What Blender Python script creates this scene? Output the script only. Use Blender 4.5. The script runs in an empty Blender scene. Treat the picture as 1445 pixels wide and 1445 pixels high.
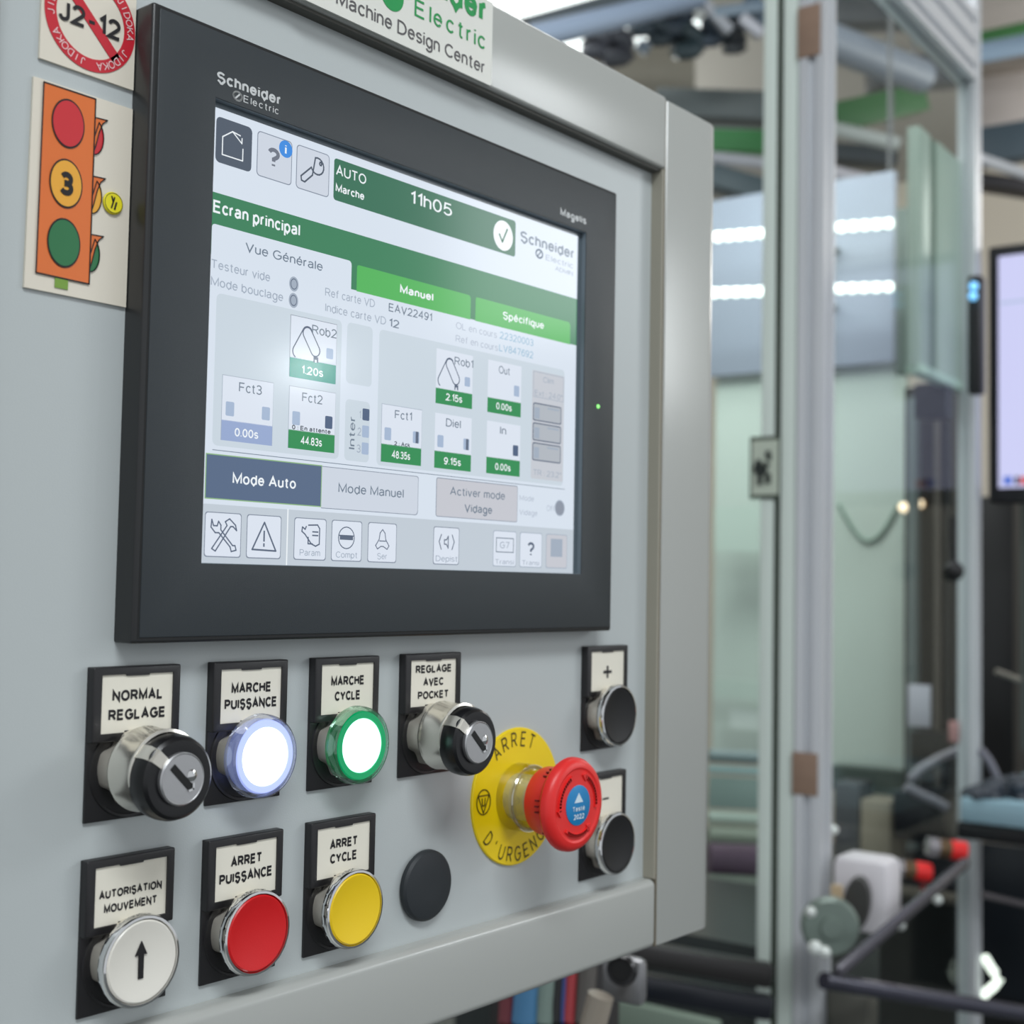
import bpy, bmesh, math, random
from mathutils import Vector, Matrix
random.seed(4)
S = bpy.context.scene
COL = S.collection
PI = math.pi

# ------------------------------------------------------------------ camera
YAW, PITCH, ROLL = -0.8805, 0.0537, -0.0183
CPOS = Vector((-0.3274, -0.4393, -0.0058))
FPX = 1868.18
MC = (Matrix.Rotation(YAW, 3, 'Z') @ Matrix.Rotation(PITCH, 3, 'X') @ Matrix.Rotation(ROLL, 3, 'Y'))
cam = bpy.data.cameras.new('camera')
camo = bpy.data.objects.new('camera', cam); COL.objects.link(camo)
camo.matrix_world = Matrix.Translation(CPOS) @ (MC @ Matrix.Rotation(PI/2, 3, 'X')).to_4x4()
cam.sensor_width = 36; cam.sensor_fit = 'HORIZONTAL'; cam.lens = 36*FPX/1445
cam.clip_start = 0.02; cam.clip_end = 60
cam.dof.use_dof = True; cam.dof.focus_distance = 0.565; cam.dof.aperture_fstop = (36*FPX/1445)/4.6
S.camera = camo

# ------------------------------------------------------------------ world, view, lamps
S.view_settings.view_transform = 'Standard'; S.view_settings.look = 'None'
S.view_settings.gamma = 1; S.view_settings.use_curve_mapping = False
S.view_settings.exposure = 0.22
w = bpy.data.worlds.new('hall'); S.world = w; w.use_nodes = True
w.node_tree.nodes['Background'].inputs[0].default_value = (0.83, 0.87, 0.91, 1)
w.node_tree.nodes['Background'].inputs[1].default_value = 0.60

def area(name, loc, target, sx, sy, power, color=(1, 1, 1)):
    l = bpy.data.lights.new(name, 'AREA'); l.shape = 'RECTANGLE'; l.size = sx; l.size_y = sy
    l.energy = power; l.color = color
    o = bpy.data.objects.new(name, l); COL.objects.link(o); o.location = loc
    o.rotation_euler = (Vector(target)-Vector(loc)).to_track_quat('-Z', 'Y').to_euler()
    return o
area('ceiling_lamp_light', (-0.8, -1.7, 2.1), (0.0, 0.0, 0.2), 1.6, 0.5, 48, (0.92, 0.97, 1.0))
area('window_light', (3.1, -2.1, 1.15), (0.3, 0.0, 0.1), 0.9, 0.7, 14, (0.94, 0.98, 1.0))
area('ceiling_lamp_light', (1.9, 0.7, 2.15), (2.1, 0.9, 0.0), 1.4, 0.8, 26, (0.97, 0.99, 1.0))
area('machine_light', (2.0, 1.1, 0.95), (3.2, 1.75, -0.2), 0.7, 0.3, 5.5, (0.92, 1.0, 0.98))
def bulb(loc, power, r, color=(1, 0.98, 0.95)):  # point light; all but the first are unseen fills
    l = bpy.data.lights.new('unseen_point_light', 'POINT'); l.energy = power; l.shadow_soft_size = r; l.color = color
    o = bpy.data.objects.new('unseen_point_light', l); COL.objects.link(o); o.location = loc
bulb((1.985, -2.20, 0.55), 6, 0.02, (0.9, 0.97, 1.0)); bulb((4.9, 0.3, 1.5), 36, 0.25); bulb((4.4, 3.2, 1.5), 34, 0.25); bulb((2.2, 3.9, 1.6), 30, 0.25)  # first glares in the screen; the others are unseen fills brightening ceiling and walls

# ------------------------------------------------------------------ materials
MATS = {}
def mat(name, col, rough=0.5, metal=0.0, emit=None, es=1.0, var=0.0, vscale=40.0, bump=0.0, bscale=400.0,
        coat=0.0, trans=0.0, alpha=1.0, spec=0.5, stretch=None):
    if name in MATS: return MATS[name]
    m = bpy.data.materials.new(name); m.use_nodes = True
    n = m.node_tree.nodes; L = m.node_tree.links; b = n['Principled BSDF']
    c = tuple(col)+(1,)
    b.inputs['Base Color'].default_value = c
    b.inputs['Roughness'].default_value = rough; b.inputs['Metallic'].default_value = metal
    b.inputs['Specular IOR Level'].default_value = spec
    b.inputs['Coat Weight'].default_value = coat; b.inputs['Coat Roughness'].default_value = 0.08
    b.inputs['Transmission Weight'].default_value = trans; b.inputs['Alpha'].default_value = alpha
    if emit is not None:
        b.inputs['Emission Color'].default_value = tuple(emit)+(1,); b.inputs['Emission Strength'].default_value = es
    if var > 0 or bump > 0:
        tc = n.new('ShaderNodeTexCoord'); src = tc.outputs['Object']
        if stretch:
            mp = n.new('ShaderNodeMapping'); mp.inputs['Scale'].default_value = stretch
            L.new(src, mp.inputs[0]); src = mp.outputs[0]
    if var > 0:
        t = n.new('ShaderNodeTexNoise'); t.inputs['Scale'].default_value = vscale; t.inputs['Detail'].default_value = 3
        L.new(src, t.inputs['Vector'])
        r = n.new('ShaderNodeMapRange'); r.inputs[3].default_value = 1-var; r.inputs[4].default_value = 1+var
        L.new(t.outputs['Fac'], r.inputs[0])
        mx = n.new('ShaderNodeVectorMath'); mx.operation = 'SCALE'; mx.inputs[0].default_value = tuple(col)
        L.new(r.outputs[0], mx.inputs['Scale']); L.new(mx.outputs[0], b.inputs['Base Color'])
    if bump > 0:
        t = n.new('ShaderNodeTexNoise'); t.inputs['Scale'].default_value = bscale; t.inputs['Detail'].default_value = 2
        L.new(src, t.inputs['Vector'])
        bp = n.new('ShaderNodeBump'); bp.inputs['Strength'].default_value = bump; bp.inputs['Distance'].default_value = 0.0004
        L.new(t.outputs['Fac'], bp.inputs['Height']); L.new(bp.outputs[0], b.inputs['Normal'])
    MATS[name] = m; return m
def lin(r, g, b):
    f = lambda c: (c/255/12.92) if c/255 <= 0.04045 else ((c/255+0.055)/1.055)**2.4
    return (f(r), f(g), f(b))
def glass(name, tint, rough=0.02, gl=0.08, top=0.7):
    if name in MATS: return MATS[name]
    m = bpy.data.materials.new(name); m.use_nodes = True; n = m.node_tree.nodes; L = m.node_tree.links
    n.remove(n['Principled BSDF'])
    t = n.new('ShaderNodeBsdfTransparent'); t.inputs[0].default_value = tuple(tint)+(1,)
    g = n.new('ShaderNodeBsdfGlossy'); g.inputs['Roughness'].default_value = rough
    fr = n.new('ShaderNodeLayerWeight'); fr.inputs[0].default_value = 0.25
    mp = n.new('ShaderNodeMapRange'); mp.inputs[3].default_value = gl; mp.inputs[4].default_value = top
    L.new(fr.outputs['Fresnel'], mp.inputs[0])
    mx = n.new('ShaderNodeMixShader'); L.new(mp.outputs[0], mx.inputs[0]); L.new(t.outputs[0], mx.inputs[1]); L.new(g.outputs[0], mx.inputs[2])
    L.new(mx.outputs[0], n['Material Output'].inputs[0]); MATS[name] = m; return m
def scr(name, r, g, b, k=1.0):
    # lit pixel colour behind the glass of the terminal
    if name in MATS: return MATS[name]
    e = lin(r, g, b)
    return mat(name, (0.01, 0.01, 0.01), rough=0.13, emit=e, es=k*0.86, spec=0.16)

PANEL = mat('painted_panel', lin(186, 192, 192), 0.42, bump=0.12, bscale=1500, spec=0.5)
FRAMEP = mat('painted_frame', lin(176, 178, 174), 0.24, bump=0.05, bscale=500, spec=0.5)
BLACKP = mat('black_plastic', lin(38, 38, 40), 0.42, bump=0.15, bscale=2500, var=0.08, vscale=300)
BEZ = mat('anthracite_bezel', lin(46, 52, 56), 0.42, bump=0.25, bscale=4000, var=0.06, vscale=900)
BEZS = mat('anthracite_edge', lin(38, 39, 40), 0.33)
GROOVE = mat('dark_groove', lin(12, 13, 14), 0.6)
CARD = mat('ivory_card', lin(234, 229, 214), 0.6, var=0.02, vscale=80)
INK = mat('black_ink', lin(22, 20, 24), 0.6)
CHROME = mat('polished_chrome', (0.78, 0.78, 0.78), 0.07, 1.0)
SATIN = mat('satin_chrome', (0.70, 0.66, 0.58), 0.36, 0.55, bump=0.05, bscale=900)
KEYM = mat('grey_lock_face', (0.50, 0.50, 0.51), 0.38, 0.85, bump=0.1, bscale=2500)
GLOSSB = mat('glossy_black', lin(14, 14, 17), 0.22)
RED = mat('red_cap', lin(214, 20, 26), 0.38, bump=0.1, bscale=2000)
YEL = mat('yellow_cap', lin(244, 206, 26), 0.38, bump=0.1, bscale=2000)
WHT = mat('white_cap', lin(232, 228, 218), 0.32)
BLKC = mat('black_cap', lin(12, 12, 15), 0.5)
PLUGM = mat('black_rubber_plug', lin(38, 43, 47), 0.55, bump=0.2, bscale=2500)
ALU = mat('anodised_aluminium', (0.60, 0.62, 0.63), 0.34, 0.55, var=0.04, vscale=8)
ALUD = mat('slot_shadow_gasket', lin(70, 74, 78), 0.6)

# ------------------------------------------------------------------ mesh builder
class MB:
    def __init__(s): s.bm = bmesh.new()
    def box(s, x0, x1, y0, y1, z0, z1, bev=0.0, seg=2):
        b = bmesh.new(); bmesh.ops.create_cube(b, size=1)
        bmesh.ops.scale(b, verts=b.verts, vec=(x1-x0, y1-y0, z1-z0))
        bmesh.ops.translate(b, verts=b.verts, vec=((x0+x1)/2, (y0+y1)/2, (z0+z1)/2))
        if bev: bmesh.ops.bevel(b, geom=b.edges[:], offset=bev, segments=seg, profile=0.5, affect='EDGES')
        s.join(b); return s
    def join(s, b, mtx=None):
        if mtx: bmesh.ops.transform(b, matrix=mtx, verts=b.verts)
        me = bpy.data.meshes.new('t'); b.to_mesh(me); b.free(); s.bm.from_mesh(me); bpy.data.meshes.remove(me)
    def prism(s, poly, y0, y1, axis='y', bev=0.0):
        """poly in (x,z) extruded along y; axis 'z': poly in (x,y) extruded along z; 'x': poly (y,z) along x"""
        b = bmesh.new()
        f = {'y': lambda p, t: (p[0], t, p[1]), 'z': lambda p, t: (p[0], p[1], t), 'x': lambda p, t: (t, p[0], p[1])}[axis]
        a = [b.verts.new(f(p, y0)) for p in poly]; c = [b.verts.new(f(p, y1)) for p in poly]
        n = len(poly); f0 = b.faces.new(a); f1 = b.faces.new(list(reversed(c)))
        for i in range(n): b.faces.new((a[i], c[i], c[(i+1) % n], a[(i+1) % n]))
        bmesh.ops.recalc_face_normals(b, faces=b.faces)
        if bev: bmesh.ops.bevel(b, geom=[e for e in b.edges if (f0 in e.link_faces) or (f1 in e.link_faces)], offset=bev, segments=2, profile=0.5, affect='EDGES')
        s.join(b); return s
    def lathe(s, prof, cx=0, cz=0, n=64, rfun=None, close=False):
        """prof: list of (r, y) revolved about the line x=cx, z=cz parallel to y"""
        b = bmesh.new(); rings = []
        for r, y in prof:
            if r < 1e-7: rings.append([b.verts.new((cx, y, cz))])
            else:
                rr = []
                for i in range(n):
                    a = 2*PI*i/n; k = r*(rfun(a) if rfun else 1)
                    rr.append(b.verts.new((cx+k*math.cos(a), y, cz+k*math.sin(a))))
                rings.append(rr)
        pairs = list(zip(rings, rings[1:]))
        if close: pairs.append((rings[-1], rings[0]))
        for p, q in pairs:
            for i in range(n):
                j = (i+1) % n
                vs = [p[i % len(p)], p[j % len(p)], q[j % len(q)], q[i % len(q)]]
                u = []
                for v in vs:
                    if v not in u: u.append(v)
                if len(u) > 2: b.faces.new(u)
        bmesh.ops.recalc_face_normals(b, faces=b.faces)
        s.join(b); return s
    def lathez(s, prof, cx, cy, n=32):
        t = MB().lathe([(r, -z) for r, z in prof], 0, 0, n)
        s.join(t.bm, Matrix.Translation((cx, cy, 0)) @ Matrix.Rotation(-PI/2, 4, 'X')); return s
    def tube(s, pts, r, n=10, cap=True):
        b = bmesh.new(); pts = [Vector(p) for p in pts]; rings = []
        up = Vector((0, 0, 1))
        for i, p in enumerate(pts):
            d = (pts[min(i+1, len(pts)-1)]-pts[max(i-1, 0)]).normalized()
            a = d.cross(up)
            if a.length < 1e-3: a = d.cross(Vector((1, 0, 0)))
            a.normalize(); c = d.cross(a).normalized()
            rings.append([b.verts.new(p+a*(r*math.cos(2*PI*k/n))+c*(r*math.sin(2*PI*k/n))) for k in range(n)])
        for p, q in zip(rings, rings[1:]):
            for k in range(n): b.faces.new((p[k], p[(k+1) % n], q[(k+1) % n], q[k]))
        if cap: b.faces.new(rings[0]); b.faces.new(rings[-1])
        bmesh.ops.recalc_face_normals(b, faces=b.faces)
        s.join(b); return s
    def bar(s, p, q, wd, ht, bev=0.0):
        """rectangular bar from p to q; wd sideways, ht upward"""
        p = Vector(p); q = Vector(q); d = q-p
        b = bmesh.new(); bmesh.ops.create_cube(b, size=1); bmesh.ops.scale(b, verts=b.verts, vec=(wd, d.length, ht))
        if bev: bmesh.ops.bevel(b, geom=b.edges[:], offset=bev, segments=2, profile=0.5, affect='EDGES')
        s.join(b, Matrix.Translation((p+q)/2) @ d.to_track_quat('Y', 'Z').to_matrix().to_4x4()); return s
    def poly(s, pts):
        vs = [s.bm.verts.new(p) for p in pts]; s.bm.faces.new(vs); return s
    def line(s, pts, wd, y0, y1):
        """flat polyline stroke of width wd in the x-z plane"""
        for (x0, z0), (x1, z1) in zip(pts, pts[1:]):
            d = Vector((x1-x0, z1-z0)); L = d.length
            if L < 1e-9: continue
            d /= L; nx, nz = -d.y*wd/2, d.x*wd/2; ex, ez = d.x*wd*0.35, d.y*wd*0.35
            s.prism([(x0+nx-ex, z0+nz-ez), (x1+nx+ex, z1+nz+ez), (x1-nx+ex, z1-nz+ez), (x0-nx-ex, z0-nz-ez)], y0, y1)
        return s

class Frame:
    def __init__(s, origin=(0, 0, 0), rz=0.0):
        s.o = Vector(origin); s.rz = rz; s.m = Matrix.Translation(s.o) @ Matrix.Rotation(rz, 4, 'Z'); s.i = s.m.inverted()
W0 = Frame()
class Thing:
    def __init__(s, name, label, cat, base, group=None, fr=W0, kind=None):
        s.fr = fr; s.base = Vector(base)
        s.root = bpy.data.objects.new(name, None); COL.objects.link(s.root)
        s.root.empty_display_size = 0.01
        s.root.location = fr.m @ s.base; s.root.rotation_euler = (0, 0, fr.rz)
        if kind: s.root['kind'] = kind
        s.root['label'] = label
        if cat: s.root['category'] = cat
        if group: s.root['group'] = group
    def part(s, name, mb, m, parent=None, smooth=True, label=None):
        o = mesh_obj(name, mb, m, smooth, -s.base); o.parent = parent or s.root
        if label: o['label'] = label
        return o
def mesh_obj(name, mb, m, smooth=True, shift=None):
    bm = mb.bm
    if shift: bmesh.ops.translate(bm, verts=bm.verts, vec=shift)
    me = bpy.data.meshes.new(name); bm.to_mesh(me); bm.free(); me.materials.append(m)
    if smooth:
        me.polygons.foreach_set('use_smooth', [True]*len(me.polygons))
        me.set_sharp_from_angle(angle=math.radians(32))
    o = bpy.data.objects.new(name, me); COL.objects.link(o); return o
def solo(name, label, cat, mb, m, base, group=None, fr=W0, kind=None, smooth=True):
    base = Vector(base); o = mesh_obj(name, mb, m, smooth, -base)
    o.location = fr.m @ base; o.rotation_euler = (0, 0, fr.rz)
    if kind: o['kind'] = kind
    if label: o['label'] = label
    if cat: o['category'] = cat
    if group: o['group'] = group
    return o

# ------------------------------------------------------------------ lettering
# letters drawn as strokes: capital height 1, small letters 0.74
def A_(cx, cy, rx, ry, a0, a1, n=0):
    n = n or max(3, int(abs(a1-a0)/22))
    return [(cx+rx*math.cos(math.radians(a0+(a1-a0)*i/n)), cy+ry*math.sin(math.radians(a0+(a1-a0)*i/n))) for i in range(n+1)]
def loop(cx, cy, rx, ry): return A_(cx, cy, rx, ry, 90, 450, 18)
bowl = loop(.25, .36, .25, .37)
STROKES = {
 'A': [[(0, 0), (.36, 1), (.72, 0)], [(.13, .34), (.59, .34)]],
 'B': [[(0, 0), (0, 1)]+A_(.36, .76, .25, .24, 90, -90)+[(0, .52)], [(0, .52)]+A_(.38, .26, .28, .26, 90, -90)+[(0, 0)]],
 'C': [A_(.38, .5, .38, .5, 42, 318)],
 'D': [[(0, 0), (0, 1)]+A_(.26, .5, .42, .5, 90, -90)+[(0, 0)]],
 'E': [[(.58, 1), (0, 1), (0, 0), (.60, 0)], [(0, .53), (.54, .53)]],
 'F': [[(.56, 1), (0, 1), (0, 0)], [(0, .52), (.50, .52)]],
 'G': [A_(.40, .5, .40, .5, 44, 330)+[(.76, .25), (.76, .48), (.42, .48)]],
 'H': [[(0, 0), (0, 1)], [(.66, 0), (.66, 1)], [(0, .53), (.66, .53)]],
 'I': [[(0, 0), (0, 1)]],
 'J': [[(.42, 1), (.42, .27)]+A_(.21, .24, .21, .24, 0, -175)],
 'K': [[(0, 0), (0, 1)], [(.62, 1), (0, .38)], [(.22, .58), (.66, 0)]],
 'L': [[(0, 1), (0, 0), (.52, 0)]],
 'M': [[(0, 0), (0, 1), (.39, .10), (.78, 1), (.78, 0)]],
 'N': [[(0, 0), (0, 1), (.66, 0), (.66, 1)]],
 'O': [loop(.40, .5, .40, .5)],
 'P': [[(0, 0), (0, 1)]+A_(.34, .73, .28, .27, 90, -90)+[(0, .46)]],
 'R': [[(0, 0), (0, 1)]+A_(.36, .74, .27, .26, 90, -90)+[(0, .48)], [(.36, .48), (.66, 0)]],
 'S': [A_(.31, .75, .29, .25, 25, 255)+A_(.32, .25, .31, .27, 82, -160)],
 'T': [[(0, 1), (.66, 1)], [(.33, 1), (.33, 0)]],
 'U': [[(0, 1), (0, .33)]+A_(.33, .33, .33, .33, 180, 360)+[(.66, 1)]],
 'V': [[(0, 1), (.35, 0), (.70, 1)]],
 'Y': [[(0, 1), (.35, .45), (.70, 1)], [(.35, .45), (.35, 0)]],
 'a': [A_(.24, .54, .22, .20, 160, 0)+[(.46, .08), (.50, 0)], [(.46, .46), (.26, .42)]+A_(.20, .21, .20, .20, 90, 290)+[(.46, .20)]],
 'b': [[(0, 0), (0, 1)], bowl],
 'c': [A_(.25, .37, .25, .37, 40, 320)],
 'd': [[(.50, 0), (.50, 1)], bowl],
 'e': [[(0, .40), (.50, .40)]+A_(.25, .37, .25, .37, 0, 320)],
 'f': [[(.34, 1)]+A_(.30, .84, .16, .16, 90, 180)+[(.14, 0)], [(0, .72), (.32, .72)]],
 'g': [bowl, [(.50, .74), (.50, -.05)]+A_(.25, -.05, .25, .22, 0, -160)],
 'h': [[(0, 0), (0, 1)], [(0, .48)]+A_(.22, .50, .22, .24, 180, 0)+[(.44, 0)]],
 'i': [[(0, 0), (0, .74)], [(0, .90), (0, 1)]],
 'k': [[(0, 0), (0, 1)], [(.42, .74), (0, .32)], [(.16, .46), (.46, 0)]],
 'l': [[(0, 0), (0, 1)]],
 'm': [[(0, 0), (0, .74)], [(0, .50)]+A_(.18, .54, .18, .20, 180, 0)+[(.36, 0)], [(.36, .50)]+A_(.54, .54, .18, .20, 180, 0)+[(.72, 0)]],
 'n': [[(0, 0), (0, .74)], [(0, .48)]+A_(.22, .50, .22, .24, 180, 0)+[(.44, 0)]],
 'o': [loop(.26, .37, .26, .37)],
 'p': [[(0, -.26), (0, .74)], bowl],
 'q': [[(.50, -.26), (.50, .74)], bowl],
 'r': [[(0, 0), (0, .74)], [(0, .44)]+A_(.24, .46, .24, .28, 180, 90)],
 's': [A_(.21, .55, .20, .19, 20, 255)+A_(.22, .19, .21, .19, 82, -160)],
 't': [[(.14, .96), (.14, .16)]+A_(.28, .14, .14, .14, 180, 280)], 
 'u': [[(0, .74), (0, .24)]+A_(.22, .24, .22, .24, 180, 360)+[(.44, .74)], [(.44, .30), (.44, 0)]],
 'v': [[(0, .74), (.25, 0), (.50, .74)]],
 'x': [[(0, 0), (.48, .74)], [(0, .74), (.48, 0)]],
 '0': [loop(.27, .5, .27, .5)],
 '1': [[(.04, .76), (.26, 1), (.26, 0)]],
 '2': [A_(.28, .71, .27, .29, 165, -20)+[(.42, .46), (0, 0), (.58, 0)]],
 '3': [A_(.26, .75, .25, .25, 155, -90)+A_(.26, .26, .28, .26, 90, -155)],
 '4': [[(.44, 0), (.44, 1), (0, .30), (.60, .30)]],
 '5': [[(.52, 1), (.10, 1), (.05, .52)]+A_(.27, .32, .28, .32, 130, -150)],
 '6': [A_(.30, .76, .25, .24, 25, 110)+[(.02, .55)]+A_(.28, .31, .27, .31, 180, 540, 16)],
 '7': [[(0, 1), (.56, 1), (.20, 0)]],
 '8': [loop(.27, .76, .23, .24), loop(.27, .27, .27, .27)],
 '9': [A_(.26, .24, .25, .24, 205, 290)+[(.54, .45)]+A_(.28, .69, .27, .31, 0, 360, 16)],
 '+': [[(0, .44), (.60, .44)], [(.30, .14), (.30, .74)]],
 '-': [[(0, .40), (.32, .40)]],
 '.': [[(0, 0), (0, .10)]],
 ':': [[(0, .02), (0, .14)], [(0, .56), (0, .68)]],
 "'": [[(0, .72), (0, 1)]],
 '?': [A_(.25, .75, .25, .25, 165, -50)+[(.25, .42), (.25, .27)], [(.25, 0), (.25, .11)]],
 '°': [loop(.12, .86, .11, .12)],
}
STROKES['é'] = STROKES['e']+[[(.20, .86), (.34, 1.04)]]
STROKES['t'].append([(0, .74), (.30, .74)])
def ribbon(pts, wt, V, F, ox, start):
    """a stroke of constant width with mitred corners"""
    closed = (abs(pts[0][0]-pts[-1][0])+abs(pts[0][1]-pts[-1][1])) < 1e-4 and len(pts) > 3
    P = [Vector(p) for p in (pts[:-1] if closed else pts)]
    Q = [P[0]]
    for p in P[1:]:
        if (p-Q[-1]).length > 1e-4: Q.append(p)
    P = Q; n = len(P); o = len(V)
    for i in range(n):
        a = P[i-1] if (i > 0 or closed) else None; c = P[(i+1) % n] if (i < n-1 or closed) else None
        d1 = (P[i]-a).normalized() if a is not None else None; d2 = (c-P[i]).normalized() if c is not None else None
        if d1 is None: d1 = d2
        if d2 is None: d2 = d1
        n1 = Vector((-d1.y, d1.x)); n2 = Vector((-d2.y, d2.x)); m = n1+n2
        m = n1 if m.length < 1e-3 else m.normalized()
        k = wt/2/max(0.38, m.dot(n1))
        lift = (len(V)-start)*2.5e-7                    # overlapping strokes never lie in one plane
        V += [(P[i].x+m.x*k+ox, P[i].y+m.y*k, lift), (P[i].x-m.x*k+ox, P[i].y-m.y*k, lift)]
    for i in range(n if closed else n-1):
        j = (i+1) % n; F.append((o+2*i, o+2*j, o+2*j+1, o+2*i+1))
_tg = {}
def glyphs(body, bold, spacing):
    k = (body, bold, spacing)
    if k in _tg: return _tg[k]
    wt = 0.125+2.4*bold; V, F, x = [], [], 0.0
    for ch in body:
        if ch == ' ': x += 0.36*spacing; continue
        st = STROKES[ch]; xm = max(p[0] for s in st for p in s)
        squeeze = lambda p: (p[0], wt/2+p[1]*(1-wt) if p[1] >= 0 else p[1])
        start = len(V)
        for s in st: ribbon([squeeze(p) for p in s], wt, V, F, x+wt/2, start)
        x += (xm+wt+0.10)*spacing
    _tg[k] = (V, F); return _tg[k]
def capH(bold=0.0): return 1.0
def text(mb, body, x0, x1, zb, cap, y, bold=0.0, spacing=1.0, xf=None):
    """flat lettering from x0 to x1, baseline zb, capital height cap, lying in plane y"""
    vs, fs = glyphs(body, bold, spacing)
    a = min(v[0] for v in vs); b = max(v[0] for v in vs)
    sx = (x1-x0)/(b-a); sz = cap/capH(bold)
    nv = []
    for v in vs:
        p = (x0+(v[0]-a)*sx, zb+v[1]*sz)
        if xf: p = xf(p)
        nv.append(mb.bm.verts.new((p[0], y-v[2], p[1])))
    for f in fs:
        try: mb.bm.faces.new([nv[i] for i in f])
        except ValueError: pass
    return mb
def arctext(mb, body, cx, cz, r, a_mid, step, size, y, bold=0.0, inward=False, wfac=1.0):
    """letters round a circle, radians; inward: tops point to the centre"""
    n = len(body)
    for i, ch in enumerate(body):
        if ch == ' ': continue
        off = (i-(n-1)/2)*step
        ang = a_mid-off if not inward else a_mid+off
        rot = ang-PI/2 if not inward else ang+PI/2
        ca, sa = math.cos(rot), math.sin(rot)
        px, pz = cx+r*math.cos(ang), cz+r*math.sin(ang)
        def xf(p, ca=ca, sa=sa, px=px, pz=pz): return (px+p[0]*ca-p[1]*sa, pz+p[0]*sa+p[1]*ca)
        vs, _ = glyphs(ch, bold, 1.0); wd = (max(v[0] for v in vs)-min(v[0] for v in vs))/capH()*size*wfac
        text(mb, ch, -wd/2, wd/2, -size/2, size, y, bold, 1.0, xf)
    return mb

# ================================================================== SETTING
FLOOR, CEIL = -1.45, 2.25
def struct(name, mb, m, base=(0, 0, 0)):
    return solo(name, None, None, mb, m, base, kind='structure')
struct('floor', MB().box(-3, 7, -4, 6.2, FLOOR-0.1, FLOOR), mat('floor_resin', lin(92, 96, 96), 0.35, var=0.06, vscale=3))
struct('ceiling', MB().box(-3, 7, -4, 6.2, CEIL, CEIL+0.1), mat('ceiling_grey', lin(172, 168, 164), 0.85, var=0.08, vscale=2))
struct('wall_right', MB().box(6.6, 6.7, -4, 6.2, FLOOR, CEIL), mat('wall_beige', lin(212, 206, 192), 0.8, var=0.03, vscale=2))
struct('wall_back', MB().box(-3, 6.6, 6.0, 6.1, FLOOR, CEIL), mat('wall_grey', lin(176, 172, 165), 0.8, var=0.03, vscale=2))

# ================================================================== CONTROL ENCLOSURE
YF = -0.009                                      # front plane of the frame bars; the front panel lies in y = 0
enc = Thing('control_enclosure', 'light grey painted control cabinet carrying the screen and all the push buttons', 'control cabinet', (0.12, 0.06, -0.216))
enc.part('front_panel', MB().box(-0.105, 0.3345, 0.0, 0.003, -0.182, 0.252), PANEL, smooth=False)
def rbar(pts, depth0, depth1): pass
enc.part('frame_bar', MB().box(-0.15, 0.3330, YF, 0.02, 0.2443, 0.2885, 0.0018, 3), FRAMEP, label='top bar of the cabinet frame')
enc.part('frame_bar', MB().box(-0.15, 0.3330, YF, 0.02, -0.2160, -0.1765, 0.0042, 5), FRAMEP, label='bottom bar of the cabinet frame')
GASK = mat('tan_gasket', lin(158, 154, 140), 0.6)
enc.part('gasket_shade_strip', MB().box(0.3312, 0.3336, YF+0.0012, 0.0, -0.1766, 0.2443), GASK, smooth=False)
enc.part('gasket_shade_strip', MB().box(-0.09, 0.3312, YF+0.003, 0.0, 0.2428, 0.2444), mat('underside_shade', lin(84, 84, 78), 0.6), smooth=False)  # no real gasket: dark strip painting the shade under the top bar
enc.part('joint_shadow', MB().box(0.3329, 0.3339, YF+0.0009, 0.004, -0.2155, 0.2866), mat('joint_shadow_brown', lin(120, 112, 96), 0.7), smooth=False)  # brown strip painting the shadow line between panel and right bar
# right bar: rounded outer edge swept round a quarter circle
R_ = 0.017
prof = [(0.3338, 0.02), (0.3338, YF+0.0008), (0.3346, YF)]
for i in range(9):
    a = PI/2*i/8; prof.append((0.4000-R_+R_*math.sin(a), YF+R_-R_*math.cos(a)))
prof += [(0.4000, 0.02)]
enc.part('frame_bar', MB().prism(prof, -0.2152, 0.2868, 'z', 0.0008), FRAMEP, label='tall right-hand bar of the cabinet frame with a rounded edge')
prof = [(-0.0915, 0.02), (-0.0915, YF+0.004), (-0.0927, YF+0.0012), (-0.0955, YF), (-0.142, YF), (-0.15, 0.0), (-0.15, 0.02)]
enc.part('frame_bar', MB().prism(prof, -0.1765, 0.2443, 'z'), FRAMEP, label='left-hand bar of the cabinet frame')
enc.part('cover_cap', MB().box(0.336, 0.378, 0.004, 0.03, 0.2868, 0.2884, 0.0004), BLACKP)
enc.part('housing', MB().box(-0.149, 0.3945, 0.0201, 0.17, -0.2150, 0.2860, 0.004, 3), FRAMEP)
# hanging arm that carries the cabinet (behind it)
enc.part('support_arm', MB().box(-0.11, -0.05, 0.17, 0.23, FLOOR, 0.2, 0.004), ALU)

# brand label on the top bar
YL = YF-0.0011
lab = Thing('logo_label', 'white label with green and grey company lettering on the top bar of the cabinet', 'label', (0.11, YL, 0.2455))
card = lab.part('label_card', MB().prism([(0.045, 0.2448), (0.1690, 0.2448), (0.1698, 0.2456), (0.1698, 0.2878), (0.045, 0.2878)], YF-0.0002, YL), mat('white_label', lin(226, 226, 218), 0.4, var=0.02, vscale=60))
GREEN_I = mat('green_ink', lin(20, 150, 76), 0.5); GREY_I = mat('grey_ink', lin(92, 90, 92), 0.6)
tb = MB(); text(tb, 'Schneider', 0.0785, 0.1640, 0.2752, 0.0130, YL-0.0002, 0.035)
lab.part('company_name', tb, GREEN_I, smooth=False)
tb = MB(); text(tb, 'Electric', 0.1130, 0.1640, 0.2615, 0.0085, YL-0.0002, 0.0, 1.25)
lab.part('company_name', tb, GREEN_I, smooth=False)
em = MB().lathe([(0.0, YL-0.0002), (0.0075, YL-0.0002), (0.0075, YL-0.0001)], 0.098, 0.266)
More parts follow.
